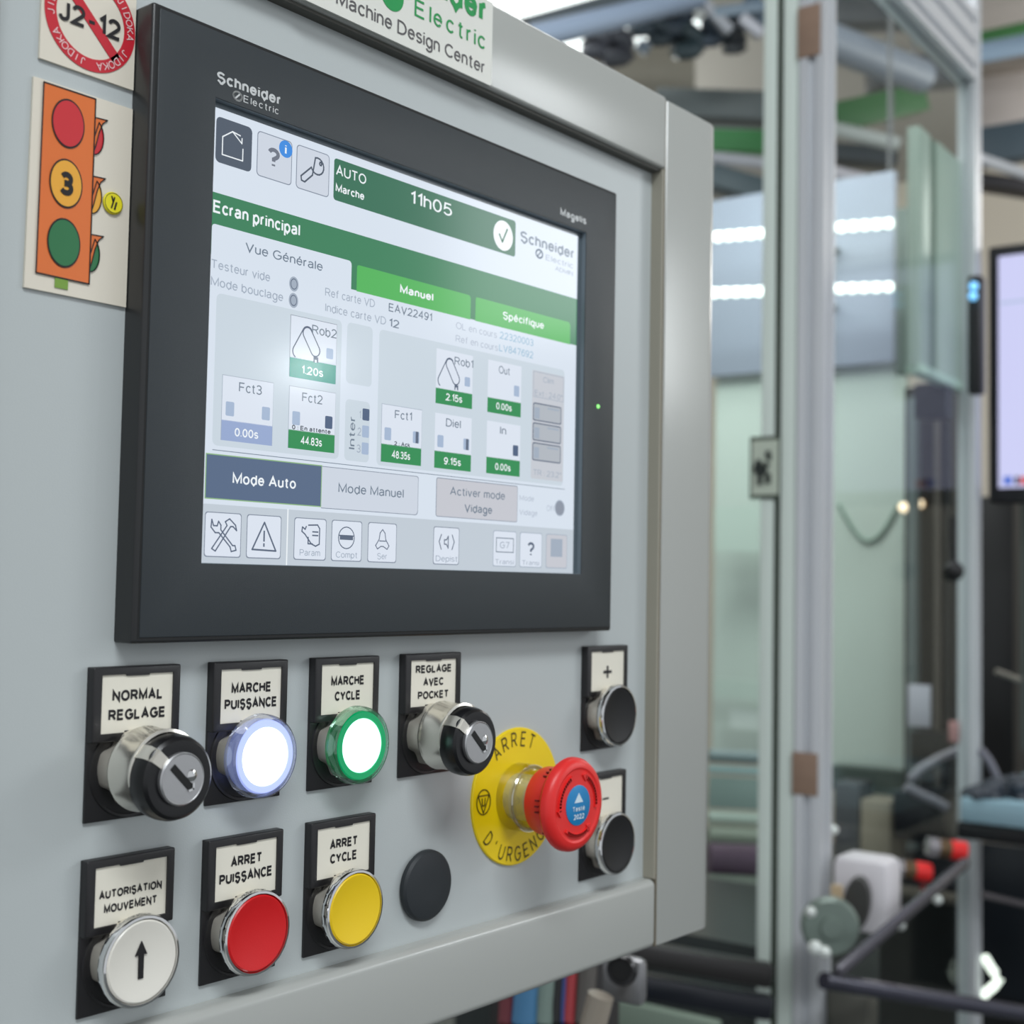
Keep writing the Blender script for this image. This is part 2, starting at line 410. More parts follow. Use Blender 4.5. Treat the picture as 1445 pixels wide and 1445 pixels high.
lab.part('round_emblem', em, GREEN_I)
em = MB(); em.line([(0.0945, 0.2635), (0.097, 0.2690), (0.0985, 0.2660), (0.0965, 0.2665)], 0.0012, YL-0.0003, YL-0.00025)
lab.part('emblem_mark', em, mat('white_ink', lin(232, 232, 228), 0.5), smooth=False)
tb = MB(); text(tb, 'Machine Design Center', 0.0632, 0.1640, 0.2493, 0.0066, YL-0.0002, 0.0)
lab.part('department_name', tb, GREY_I, smooth=False)

# ================================================================== STICKERS
YS = -0.0012
st = Thing('prohibition_sticker', 'square cream sticker with a red barred ring reading J2-12, above the traffic light sticker', 'sticker', (-0.0528, YS, 0.183))
CREAM = mat('cream_sticker', lin(226, 218, 202), 0.35, coat=0.3); STRED = mat('sticker_red', lin(200, 24, 44), 0.4, coat=0.3)
st.part('sticker_card', MB().box(-0.0732, -0.0330, YS, -0.0001, 0.1830, 0.2235), CREAM, smooth=False)
cx, cz = -0.0527, 0.2040
rg = MB().lathe([(0.0194, YS-0.0001), (0.0194, YS-0.0003), (0.0146, YS-0.0003), (0.0146, YS-0.0001)], cx, cz, 72)
d = 0.0148/math.sqrt(2)
rg2 = st.part('red_ring', rg, STRED)
st.part('slash_bar', MB().line([(cx-d, cz+d), (cx+d, cz-d)], 0.0042, YS-0.0001, YS-0.0003), STRED, smooth=False)
tb = MB(); text(tb, 'J2-12', cx-0.0136, cx+0.0128, cz-0.0040, 0.0078, YS-0.0004, 0.02)
st.part('code_lettering', tb, INK, smooth=False)
tb = MB()
for k in range(5): arctext(tb, 'JIDOKA', cx, cz, 0.0170, math.radians(20+72*k), math.radians(9.6), 0.0030, YS-0.0005, 0.0)
st.part('ring_lettering', tb, mat('pink_ink', lin(238, 200, 200), 0.5), smooth=False)

tl = Thing('traffic_light_sticker', 'cream sticker with an orange cartoon traffic light numbered 3, left of the screen', 'sticker', (-0.0545, YS, 0.0977))
tl.part('sticker_card', MB().prism([(-0.0758, 0.0977), (-0.0330, 0.0977), (-0.0330, 0.1755), (-0.0752, 0.1755)], YS, -0.0001), CREAM, smooth=False)
ORG = mat('sticker_orange', lin(226, 112, 40), 0.3, coat=0.5, var=0.05, vscale=60)
def outl(mb, poly, wd, y0, y1): return mb.line(poly+[poly[0]], wd, y0, y1)
BX = [(-0.0716, 0.1038), (-0.0497, 0.1036), (-0.0497, 0.1745), (-0.0713, 0.1745)]
tl.part('lamp_housing', MB().prism(BX, YS-0.0001, YS-0.0004), ORG, smooth=False)
YV = YS-0.0003
tl.part('outline', outl(MB(), BX, 0.0005, YV-0.0002, YV-0.0003), INK, smooth=False)
cols = [('sticker_lamp_red', lin(206, 34, 44)), ('sticker_lamp_amber', lin(238, 170, 48)), ('sticker_lamp_green', lin(26, 112, 62))]
for k, zc in enumerate((0.1618, 0.1392, 0.1169)):
    mm = mat(cols[k][0], cols[k][1], 0.28, coat=0.5)
    # side visor
    vis = [(-0.0496, zc+0.0057), (-0.0442, zc+0.0060), (-0.0462, zc+0.0042), (-0.0476, zc+0.0006), (-0.0489, zc-0.0050), (-0.0496, zc-0.0072)]
    half = [(-0.0496, zc-0.0018)]+[(-0.0498+0.0042*math.cos(a), zc-0.0018+0.0068*math.sin(a)) for a in [math.radians(62-15*i) for i in range(11)]]
    tl.part('side_lamp', MB().prism(half, YS-0.0001, YS-0.0002), mm, smooth=False)
    tl.part('visor', MB().prism(vis, YS-0.0002, YS-0.0003), ORG, smooth=False)
    oo = MB(); outl(oo, vis, 0.0004, YV-0.0001, YV-0.0002); oo.line(half, 0.0004, YV-0.0001, YV-0.0002)
    tl.part('visor_outline', oo, INK, smooth=False)
    ell = lambda k1: [(-0.0609+0.0065*k1*math.cos(2*PI*i/40), zc+0.0088*k1*math.sin(2*PI*i/40)) for i in range(40)]
    tl.part('lamp_outline', MB().prism(ell(1.05), YV-0.0002, YV-0.0004), INK, smooth=False)
    tl.part('lamp_disc', MB().prism(ell(0.97), YV-0.0004, YV-0.0005), mm, smooth=False)
tb = MB(); text(tb, '3', -0.0634, -0.0580, 0.1346, 0.0090, YV-0.0007, 0.045)
tl.part('numeral', tb, INK, smooth=False)
tl.part('stem', MB().box(-0.0638, -0.0584, YS-0.0004, YS-0.0001, 0.0998, 0.1036), mat('sticker_green', lin(120, 158, 60), 0.4), smooth=False)
bd = Thing('yellow_badge', 'small round yellow badge with a tool symbol on the traffic light sticker', 'badge', (-0.0410, YS-0.0008, 0.129))
bd.part('badge_disc', MB().lathe([(0, YS-0.0012), (0.0040, YS-0.0012), (0.0043, YS-0.0009), (0.0043, YS-0.0003)], -0.0408, 0.1365, 40), mat('badge_yellow', lin(236, 222, 30), 0.4))
bb = MB(); bb.lathe([(0.0039, YS-0.0013), (0.0037, YS-0.0013)], -0.0408, 0.1365, 40)
bb.line([(-0.0418, 0.1345), (-0.0411, 0.1368), (-0.0418, 0.1388)], 0.0006, YS-0.00135, YS-0.0014); bb.line([(-0.0411, 0.1368), (-0.0406, 0.1386)], 0.0006, YS-0.00135, YS-0.0014)
bb.line([(-0.0404, 0.1342), (-0.0397, 0.1368)], 0.0007, YS-0.00135, YS-0.0014)
bd.part('tool_symbol', bb, INK, smooth=False)

# ================================================================== OPERATOR TERMINAL
T = Thing('operator_terminal', 'dark grey touch screen terminal showing a green and white menu, mounted in the cabinet front', 'touch screen', (0.1225, -0.006, -0.0312))
X0, X1, Z0, Z1 = -0.0326, 0.2787, -0.0312, 0.2160
YB = -0.0118
HX0, HX1, HZ0, HZ1 = -0.0021, 0.2495, -0.0003, 0.1872          # opening for the display
def ringbox(mb, xo0, xo1, zo0, zo1, xi0, xi1, zi0, zi1, y0, y1, bev=0.0):
    b = bmesh.new()
    P = lambda x, y, z: b.verts.new((x, y, z))
    of = [P(x, y1, z) for x, z in ((xo0, zo0), (xo1, zo0), (xo1, zo1), (xo0, zo1))]
    nf = [P(x, y1, z) for x, z in ((xi0, zi0), (xi1, zi0), (xi1, zi1), (xi0, zi1))]
    ob = [P(x, y0, z) for x, z in ((xo0, zo0), (xo1, zo0), (xo1, zo1), (xo0, zo1))]
    nb = [P(x, y0, z) for x, z in ((xi0, zi0), (xi1, zi0), (xi1, zi1), (xi0, zi1))]
    oe = []
    for i in range(4):
        j = (i+1) % 4
        b.faces.new((of[i], of[j], nf[j], nf[i])); b.faces.new((ob[j], ob[i], nb[i], nb[j]))
        b.faces.new((of[j], of[i], ob[i], ob[j])); b.faces.new((nf[i], nf[j], nb[j], nb[i]))
    bmesh.ops.recalc_face_normals(b, faces=b.faces); b.edges.ensure_lookup_table()
    if bev:
        so = set(of+ob)
        ed = [e for e in b.edges if e.verts[0] in so and e.verts[1] in so and not (e.verts[0] in ob and e.verts[1] in ob)]
        bmesh.ops.bevel(b, geom=ed, offset=bev, segments=3, profile=0.5, affect='EDGES')
    mb.join(b); return mb
T.part('bezel', ringbox(MB(), X0, X1, Z0, Z1, HX0-0.004, HX1+0.004, HZ0-0.004, HZ1+0.004, -0.0002, YB, 0.0012), BEZS)
T.part('joint_groove', ringbox(MB(), X0+0.0022, X1-0.0012, Z0+0.0016, Z1-0.0012, HX0-0.004, HX1+0.004, HZ0-0.004, HZ1+0.004, YB+0.0002, YB-0.0001), GROOVE, smooth=False)
FACE = T.part('front_face', ringbox(MB(), X0+0.0030, X1-0.0018, Z0+0.0022, Z1-0.0018, HX0, HX1, HZ0, HZ1, -0.0086, YB-0.0004, 0.0003), BEZ)
YD = -0.0090
T.part('display_border', MB().box(HX0-0.003, HX1+0.003, YD+0.0001, YD+0.002, HZ0-0.003, HZ1+0.003), mat('display_border', lin(92, 104, 112), 0.3), smooth=False)
T.part('display_surround', ringbox(MB(), HX0-0.0001, HX1+0.0001, HZ0-0.0001, HZ1+0.0001, HX0+0.0003, HX1-0.0003, HZ0+0.0003, HZ1-0.0003, YD, YB+0.0001), mat('display_surround', lin(112, 124, 132), 0.35), smooth=False)
# slight in-plane rotation and fit of the picture: map 800 x 600 screen pixels to the glass
def U(u, v): return (u*0.246/800, (600-v)*0.1845/600)
WHITE = scr('screen_white', 214, 224, 236)
DISP = T.part('display', MB().box(0, 0.246, YD-0.0001, YD+0.0002, 0, 0.1845), WHITE, smooth=False)
layer = [0]
def Yl(l): return YD-0.0001-0.00004*l
def rr(u0, v0, u1, v1, r=0, n=4):
    if r == 0: return [U(u0, v1), U(u1, v1), U(u1, v0), U(u0, v0)]
    r4 = r if isinstance(r, (tuple, list)) else (r, r, r, r)     # tl tr br bl
    out = []
    for (cu, cv, a0, rad) in ((u0, v0, 180, r4[0]), (u1, v0, 270, r4[1]), (u1, v1, 0, r4[2]), (u0, v1, 90, r4[3])):
        if rad == 0: out.append(U(cu, cv)); continue
        ccu = cu+rad if a0 in (180, 90) else cu-rad; ccv = cv+rad if a0 in (180, 270) else cv-rad
        for i in range(n+1):
            a = math.radians(a0+90*i/n); out.append(U(ccu+rad*math.cos(a), ccv+rad*math.sin(a)))
    return out
def el(name, poly, m, l): return T.part(name, MB().prism(poly, Yl(l), Yl(l)-0.00003), m, DISP, smooth=False)
def elrect(name, u0, v0, u1, v1, m, l, r=0): return el(name, rr(u0, v0, u1, v1, r), m, l)
def eltext(name, items, m, l):
    for body, u0, u1, vb, cap, bold in items:
        a = U(u0, vb); b = U(u1, vb)
        T.part(name, text(MB(), body, a[0], b[0], a[1], cap*0.1845/600, Yl(l), bold), m, DISP, smooth=False)
def elline(name, lines, wd, m, l):
    mb = MB()
    for pts in lines: mb.line([U(*p) for p in pts], wd*0.246/800, Yl(l), Yl(l)-0.00003)
    return T.part(name, mb, m, DISP, smooth=False)
DG = scr('screen_green', 62, 128, 92); DG2 = scr('screen_header_green', 58, 112, 88); LG = scr('screen_tab_green', 84, 178, 92)
TG = scr('screen_tile_green', 50, 140, 84); TG2 = scr('screen_tile_teal', 60, 152, 138)
SL = scr('screen_slate', 88, 106, 134); DK = scr('screen_dark_icon', 82, 92, 106); GB = scr('screen_panel_grey', 200, 212, 222)
BT = scr('screen_button_grey', 204, 212, 224); OUT = scr('screen_outline', 130, 140, 156); TW = scr('screen_text_white', 236, 242, 246)
TX = scr('screen_text_grey', 112, 126, 142); TX2 = scr('screen_text_pale', 160, 172, 188); TXC = scr('screen_text_cyan', 150, 186, 210)
TIL = scr('screen_tile_white', 218, 226, 238); SQL = scr('screen_square_pale', 164, 182, 208); SQD = scr('screen_square_dark', 78, 96, 126)
LAV = scr('screen_tile_lavender', 150, 168, 206); BLU = scr('screen_badge_blue', 66, 140, 222); ICN = scr('screen_icon_slate', 92, 104, 124)
BARC = scr('screen_bar_grey', 192, 202, 212); PGR = scr('screen_pinkish_grey', 196, 198, 206); YGR = scr('screen_select_line', 140, 180, 130)
# header
elrect('home_button', 3, 11, 63, 72, DK, 1, 7)
elline('home_icon', [[(43, 27), (30, 17+8), (30, 25), (14, 36), (14, 60), (48, 60), (48, 44)], [(30, 25), (46, 37), (46, 30)]], 1.6, TW, 2)
for n_, u in (('help_button', 72), ('key_button', 142)):
    elrect('button_outline', u, 11, u+62, 73, OUT, 1, 6); elrect(n_, u+1.3, 12.3, u+60.7, 71.7, BT, 2, 5)
eltext('question_mark', [('?', 91, 112, 56, 28, 0.03)], scr('screen_question', 112, 118, 132), 3)
bdg = [U(122+12*math.cos(a*PI/14), 24+12*math.sin(a*PI/14)) for a in range(28)]
el('info_badge', bdg, BLU, 4); eltext('info_letter', [('i', 120.5, 123.5, 31, 13, 0.0)], TW, 5)
kc = (181, 33); kp = [(kc[0]+12*math.cos(math.radians(a)), kc[1]+12*math.sin(math.radians(a))) for a in range(150, -121, -20)]
elline('key_icon', [kp+[(172, 48), (158, 61), (152, 60), (151, 54), (170, 37)], [(187+2*math.cos(a), 28+2.5*math.sin(a)) for a in [0, 1, 2, 3, 4, 5, 6.28]]], 2.4, DK, 3)
elrect('status_header', 213, 12, 625, 73, DG2, 1, 5)
eltext('status_lettering', [('AUTO', 217, 277, 36, 15, 0.005), ('Marche', 217, 274, 60, 11.5, 0.02), ('11h05', 372, 466, 41, 20, 0.0)], TW, 2)
el('check_badge', [U(593+25*math.cos(a*PI/18), 43.5+25*math.sin(a*PI/18)) for a in range(36)], TW, 2)
elline('check_mark', [[(583, 43), (591, 54), (603, 31)]], 3.4, DG2, 3)
eltext('corner_logo', [('Schneider', 638, 788, 43.5, 19, 0.02)], TX, 2); eltext('corner_logo_second_line', [('Electric', 708, 786, 61, 10, 0.0), ('ADMIN', 735, 786, 74, 8, 0.0)], TX2, 2)
elline('corner_logo_mark', [[(690+9*math.cos(a*PI/8), 54+7*math.sin(a*PI/8)) for a in range(17)], [(686, 58), (694, 50)]], 3, TX, 2)
# green bands
elrect('title_band', 0, 113, 800, 196, DG, 1)
elrect('general_view_tab', 1, 155, 252, 198, WHITE, 2, (5, 6, 0, 0))
elrect('manual_tab', 263, 158, 515, 197, LG, 2, (4, 6, 0, 0)); elrect('specific_tab', 527, 158, 781, 197, LG, 2, (4, 7, 0, 0))
eltext('title_lettering', [('Ecran principal', 2, 152, 140, 17, 0.02)], TW, 2)
eltext('tab_lettering', [('Manuel', 353, 427, 183, 12.5, 0.03), ('Spécifique', 596, 706, 182, 12.5, 0.015)], TW, 3)
eltext('tab_lettering', [('Vue Générale', 57, 196, 181, 13, 0.0)], TX, 3)
eltext('option_lettering', [('Testeur vide', 2, 101, 214, 12, 0.0), ('Mode bouclage', 2, 125, 237, 12, 0.0), ('Ref carte VD', 202, 301, 215, 12, -0.004), ('Indice carte VD', 203, 325, 237, 12, -0.004)], TX2, 2)
eltext('reference_lettering', [('EAV22491', 330, 425, 215, 12.5, 0.005), ('12', 332, 353, 238, 12.5, 0.005)], TX, 2)
eltext('order_lettering', [('OL en cours', 481, 582, 217, 11, -0.006), ('Ref en cours', 481, 585, 238, 11, -0.006)], scr('screen_text_faint', 176, 186, 202), 2)
eltext('order_value', [('22320003', 588, 678, 216, 12, 0.0), ('LV847692', 588, 678, 237, 12, 0.0)], TXC, 2)
for vv in (209, 232):
    el('option_lamp', [U(143.5+8.5*math.cos(a*PI/12), vv+10.5*math.sin(a*PI/12)) for a in range(24)], TX2, 2)
    el('option_lamp_ring', [U(143.5+6.2*math.cos(a*PI/12), vv+7.8*math.sin(a*PI/12)) for a in range(24)], ICN, 3)
    el('option_lamp_core', [U(143.5+5*math.cos(a*PI/12), vv+6.5*math.sin(a*PI/12)) for a in range(24)], TX2, 4)
# station panels
elrect('station_panel', 12, 245, 236, 446, GB, 1, 8); elrect('middle_panel', 247, 245, 298, 334, GB, 1, 7)
elrect('intermediate_panel', 247, 357, 296, 446, GB, 1, 7); elrect('station_panel', 312, 245, 767, 448, GB, 1, 8)
def tile(u, v, g, head, hu0, hu1, val, gm, robot=False, left=True, right='pale', sub=None, out=True):
    if out: elrect('tile_outline', u-0.8, v-0.8, u+86.5, v+86, OUT if robot else TX2, 2)
    elrect('station_tile', u, v, u+86, v+g, TIL, 3); elrect('time_field', u, v+g-1, u+86, v+86, gm, 3)
    if robot:
        def cap_(p, q, r):
            P = Vector(p); Q = Vector(q); d = (Q-P).normalized(); a0 = math.atan2(d.y, d.x)
            pts = [(Q.x+r*math.cos(a0+math.radians(t)), Q.y+r*math.sin(a0+math.radians(t))) for t in range(-90, 91, 18)]
            pts += [(P.x+r*math.cos(a0+math.radians(t)), P.y+r*math.sin(a0+math.radians(t))) for t in range(90, 271, 18)]
            return pts+[pts[0]]
        a = cap_((u+31, v+21), (u+46, v+43), 8.5); b = cap_((u+31, v+21), (u+14, v+49), 9.5)
        elline('robot_arm_icon', [a, b[5:18]], 1.8, ICN, 4)
        elrect('gripper_icon', u+43, v+52, u+52, v+60, ICN, 4); elrect('gripper_notch', u+45.5, v+56, u+49, v+60, TIL, 5)
        elrect('slot_square', u+67, v+36, u+80, v+51, SQL, 4, 2)
    else:
        if left: elrect('slot_square', u+6, v+34, u+20, v+53, SQL, 4, 2)
        if right == 'pale': elrect('slot_square', u+67, v+34, u+81, v+52, SQL, 4, 2)
        elif right == 'dark': elrect('slot_square', u+67, v+34, u+81, v+52, SQD, 4, 2)
        elif right == 'split':
            elrect('slot_square', u+67, v+34, u+81, v+52, SQL, 4, 2); elrect('slot_square', u+73, v+34, u+79, v+52, ICN, 5)
    eltext('tile_title', [(head, hu0, hu1, v+ (20 if robot else 19), 13, 0.0)], TX, 4)
    eltext('time_lettering', [(val, u+22, u+62, v+79, 11.5, 0.015)], TW, 4)
    if sub: eltext('step_lettering', [(sub, u+(6 if len(sub) > 8 else 26), u+(78 if len(sub) > 8 else 61), v+59.5, 6.5, 0.03)], scr('screen_text_dark', 70, 78, 90), 4)
tile(140, 253, 59, 'Rob2', 179, 226, '1.20s', TG2, robot=True)
tile(26, 352, 60, 'Fct3', 53, 92, '0.00s', LAV)
tile(141, 352, 61, 'Fct2', 164, 202, '44.83s', TG, right='dark', sub='0 : En attente')
tile(321, 356, 60, 'Fct1', 348, 385, '48.35s', TG, right='split', sub='2 : Ack')
tile(437, 255, 62, 'Rob1', 479, 524, '2.15s', TG, robot=True, out=False)
tile(437, 356, 60, 'Diel', 462, 497, '9.15s', TG, right='split', out=False)
tile(561, 255, 62, 'Out', 588, 616, '0.00s', TG, left=False, out=False)
tile(561, 355, 60, 'In', 594, 610, '0.00s', TG, left=False, right='dark', out=False)
for k, vv in enumerate((367, 392, 417)):
    elrect('slot_square', 281, vv, 295, vv+17.5, SQD if k == 0 else SQL, 3, 2)
eltext('slot_lettering', [('1', 275, 278, 383, 12, 0.0), ('2', 271, 279, 408, 12, 0.0), ('3', 271, 279, 433, 12, 0.0)], TX2, 3)
tb = MB(); o_ = U(267, 429); text(tb, 'Inter', 0, 47*0.246/800, 0, 12*0.1845/600, Yl(3), 0.0, 1.0, lambda p: (o_[0]-p[1], o_[1]+p[0]))
T.part('vertical_lettering', tb, TX, DISP, smooth=False)
elrect('climate_panel', 677, 256, 766, 441, scr('screen_climate_grey', 196, 200, 208), 2, 3)
elline('climate_outline', [[(680, 258), (764, 258), (764, 301), (680, 301), (680, 258)]], 1.0, TX2, 3)
eltext('climate_lettering', [('Clim', 706, 736, 274, 10, -0.004), ('Ext : 24.0°', 684, 761, 299, 10, -0.004), ('TR : 23.2°', 684, 761, 435, 10, -0.004)], TX2, 4)
for v0, v1 in ((311, 342), (345, 376), (379, 410)):
    elrect('climate_cell_outline', 680, v0, 759, v1, ICN, 3, 4); elrect('climate_cell', 682, v0+2, 757, v1-2, scr('screen_cell_grey', 176, 182, 190), 4, 3)
    elrect('climate_cell_bar', 684, v0+8, 698, v1-4, TX2, 5); elrect('climate_cell_bar', 720, v0+5, 752, v0+8, TX2, 5)
elline('divider_line', [[(13, 452), (772, 453.5)]], 1.0, TX, 2)
# mode row
elrect('auto_mode_outline', 2.5, 457, 205, 516.5, YGR, 1); elrect('auto_mode_button', 4, 458.5, 203.5, 515, SL, 2)
elrect('manual_mode_outline', 205, 458, 403, 518, OUT, 1, (0, 4, 6, 0)); elrect('manual_mode_button', 205, 459, 402, 517, BT, 2, (0, 4, 6, 0))
elrect('drain_mode_outline', 443, 456.5, 643, 517.5, OUT, 1, 4); elrect('drain_mode_button', 444.2, 457.7, 642, 516.5, PGR, 2, 3)
eltext('auto_mode_lettering', [('Mode Auto', 47, 157, 494, 14.5, 0.015)], TW, 3)
eltext('manual_mode_lettering', [('Mode Manuel', 237, 371, 493.5, 13.5, 0.0), ('Activer mode', 475, 610, 482, 13, 0.0), ('Vidage', 510, 578, 507, 13, 0.01)], TX, 3)
eltext('drain_state_lettering', [('Mode', 648, 687, 480, 9, -0.004), ('Vidage', 648, 697, 504, 9, -0.004), ('Off', 722, 744, 494, 10, -0.004)], scr('screen_text_faint', 176, 186, 202), 3)
el('drain_state_lamp', [U(759+14*math.cos(a*PI/14), 487+14*math.sin(a*PI/14)) for a in range(28)], TX2, 2)
el('drain_state_lamp_core', [U(759+12*math.cos(a*PI/14), 487+12*math.sin(a*PI/14)) for a in range(28)], scr('screen_lamp_grey', 140, 148, 162), 3)
# bottom bar
elrect('bottom_bar', 0, 523, 800, 600, BARC, 1); elline('bar_divider', [[(144, 523), (144, 600)]], 2.0, TW, 2)
for u in (4, 73, 156, 226, 298, 439, 582, 651, 722):
    elrect('menu_button_outline', u, 533, u+60, 592, OUT if u < 440 else TX2, 2, 4); elrect('menu_button', u+1.2, 534.2, u+58.8, 590.6, TIL if u != 722 else PGR, 3, 4)
elline('tools_icon', [[(15, 543), (18, 551), (24, 551), (26, 545), (30, 550), (30, 556), (50, 576), (54, 576), (56, 582), (48, 584), (46, 578), (27, 560), (21, 560), (14, 553), (15, 543)],
                      [(37, 545), (44, 541), (54, 549), (56, 556), (50, 551), (46, 551), (22, 584), (16, 581), (40, 550), (37, 545)]], 1.9, ICN, 4)
elline('warning_icon', [[(103, 543), (83, 580), (124, 581), (103, 543)]], 2.4, ICN, 4)
elline('warning_mark', [[(103, 555), (103, 568)], [(103, 572), (103, 575)]], 2.6, ICN, 4)
elline('parameter_icon', [[(182, 543), (199, 542), (203, 547), (203, 569), (196, 572), (188, 569), (176, 556), (170, 552), (171, 546), (176, 549), (178, 545)], [(190, 552), (200, 552)], [(190, 557), (200, 557)], [(182, 560), (182, 569), (190, 569)]], 2.0, ICN, 4)
elline('counter_icon', [[(255+15.5*math.cos(a*PI/12), 558+15.5*math.sin(a*PI/12)) for a in range(25)], [(241, 555), (269, 555)]], 1.5, ICN, 4)
elrect('counter_bar', 242, 554, 268, 561, ICN, 4)
elline('bell_icon', [[(328, 543), (333, 548), (335, 558), (342, 567), (338, 572), (330, 568), (325, 568), (318, 572), (314, 567), (321, 558), (323, 548), (328, 543)], [(322, 560), (335, 560)]], 1.5, ICN, 4)
elline('speaker_icon', [[(457, 545), (452, 556), (457, 568)], [(482, 545), (487, 556), (482, 568)], [(464, 553), (469, 553), (473, 547), (473, 566), (469, 560), (464, 560), (464, 553)]], 1.8, ICN, 4)
elline('grafcet_icon', [[(590, 545), (634, 545), (634, 568), (590, 568), (590, 545)]], 1.5, TX, 4)
eltext('grafcet_lettering', [('G7', 599, 624, 562, 11, 0.0)], TX2, 4)
eltext('question_mark', [('?', 672, 690, 573, 24, 0.02)], ICN, 4)
eltext('menu_lettering', [('Param', 167, 205, 586, 9, -0.004), ('Compt', 235, 277, 587, 9, -0.004), ('Ser', 318, 338, 587, 9, -0.004), ('Depist', 445, 495, 587, 9, -0.004), ('Transi', 588, 636, 588, 8, -0.006), ('Transi', 658, 704, 588, 8, -0.006)], TX2, 4)
elrect('grey_block_icon', 735, 541, 768, 572, TX2, 4)
# print on the bezel
YP = YB-0.00055
PRT = mat('pale_print', lin(208, 210, 210), 0.6)
tb = MB(); text(tb, 'Schneider', -0.0019, 0.0312, 0.1935, 0.0046, YP, 0.03); text(tb, 'Electric', 0.0118, 0.0304, 0.1893, 0.0030, YP, 0.0, 1.2)
T.part('maker_lettering', tb, PRT, FACE, smooth=False)
tb = MB().line([(0.0088+0.0022*math.cos(a*PI/8), 0.1908+0.0018*math.sin(a*PI/8)) for a in range(17)], 0.0007, YP+0.0001, YP); tb.line([(0.0078, 0.1898), (0.0098, 0.1918)], 0.0007, YP+0.0001, YP)
T.part('maker_mark', tb, PRT, FACE, smooth=False)
tb = MB(); text(tb, 'Magelis', 0.2256, 0.2490, 0.1911, 0.0040, YP, 0.04); T.part('series_lettering', tb, PRT, FACE, smooth=False)
T.part('status_light', MB().lathe([(0, YP-0.0003), (0.0010, YP-0.0002), (0.0012, YP+0.0002)], 0.2627, 0.0925, 20), mat('green_led', lin(120, 220, 110), 0.4, emit=lin(130, 235, 110), es=1.3), FACE)

# ================================================================== BUTTONS
PW, PH = 0.039, 0.058
def lobes(a): return 1.0-0.16*max(0.0, math.cos(4*(a+PI/4)))**1.5
GREYP = mat('holder_black', lin(30, 29, 31), 0.40, bump=0.12, bscale=2500, var=0.08, vscale=300)
def holder(t, x, z, lines):
    """legend holder: base plate with a raised frame round an ivory card; x, z = top left"""
    hd = MB().box(x, x+PW, -0.0014, 0.0, z-PH, z, 0.0003)
    fw, y1 = 0.0031, -0.0046
    cx0, cx1, cz0, cz1 = x+0.0037, x+PW-0.0033, z-0.0250, z-0.0030
    ringbox(hd, x, x+PW+0.0002, z-0.0282, z, cx0, cx1, cz0, cz1, -0.0010, y1, 0.0007)
    hd.prism([(x+0.014, z-0.0026), (x+0.025, z-0.0026), (x+0.0245, z-0.0036), (x+0.0145, z-0.0036)], -0.0040, y1+0.0001)
    hd.prism([(x+0.014, z-0.0254), (x+0.025, z-0.0254), (x+0.0245, z-0.0243), (x+0.0145, z-0.0243)], -0.0040, y1+0.0001)
    hd.lathe([(0.0183, -0.0014), (0.0180, -0.0020), (0.0170, -0.0020), (0.0168, -0.0014)], x+PW/2, z-0.0395, 56)
    h = t.part('legend_holder', hd, GREYP)
    t.part('legend_card', MB().box(cx0-0.0003, cx1+0.0003, -0.0039, -0.0012, cz0-0.0003, cz1+0.0003), CARD, h, smooth=False)
    if lines:
        tb = MB()
        for body, wd, dz, cap, bold in lines:
            xc = (cx0+cx1)/2; zc = (cz0+cz1)/2
            text(tb, body, xc-wd/2, xc+wd/2, zc+dz-cap/2, cap, -0.0041, bold)
        t.part('legend_lettering', tb, INK, h, smooth=False)
    return h
BC = -0.0385      # button centre below the holder top
def base_body(t, cx, cz):
    t.part('barrel', MB().lathe([(0.0148, -0.0010), (0.0148, -0.0090), (0.0140, -0.0094), (0.0, -0.0094)], cx, cz, 96, lobes), SATIN)
def push(name, label, x, z, lines, capm, arrow=False, group=None):
    t = Thing(name, label, 'push button', (x+PW/2, 0.0, z-PH), group)
    holder(t, x, z, lines); cx, cz = x+PW/2, z+BC
    base_body(t, cx, cz)
    ser = lambda a: 1+0.0015*math.cos(24*a)
    t.part('chrome_ring', MB().lathe([(0.0150, -0.0088), (0.0168, -0.0092), (0.0173, -0.0100), (0.0173, -0.0116), (0.0167, -0.0130), (0.0158, -0.0132), (0.0153, -0.0118)], cx, cz, 144, ser), CHROME)
    t.part('button_cap', MB().lathe([(0.0153, -0.0100), (0.0153, -0.0126), (0.0147, -0.0132), (0.0125, -0.0128), (0.0090, -0.0120), (0.0, -0.0116)], cx, cz, 72), capm)
    if arrow:
        a = MB(); y = -0.0136
        a.prism([(cx-0.0011, cz-0.0065), (cx+0.0011, cz-0.0065), (cx+0.0011, cz+0.0025), (cx+0.0026, cz+0.0022), (cx, cz+0.0075), (cx-0.0026, cz+0.0022), (cx-0.0011, cz+0.0025)], -0.0118, -0.0124)
        t.part('arrow_mark', a, INK, smooth=False)
    return t
CLEAR = glass('clear_plastic_white', (0.93, 0.95, 1.0), 0.08, 0.12)
CLEARG = glass('clear_plastic_green', (0.80, 0.96, 0.88), 0.08, 0.12)
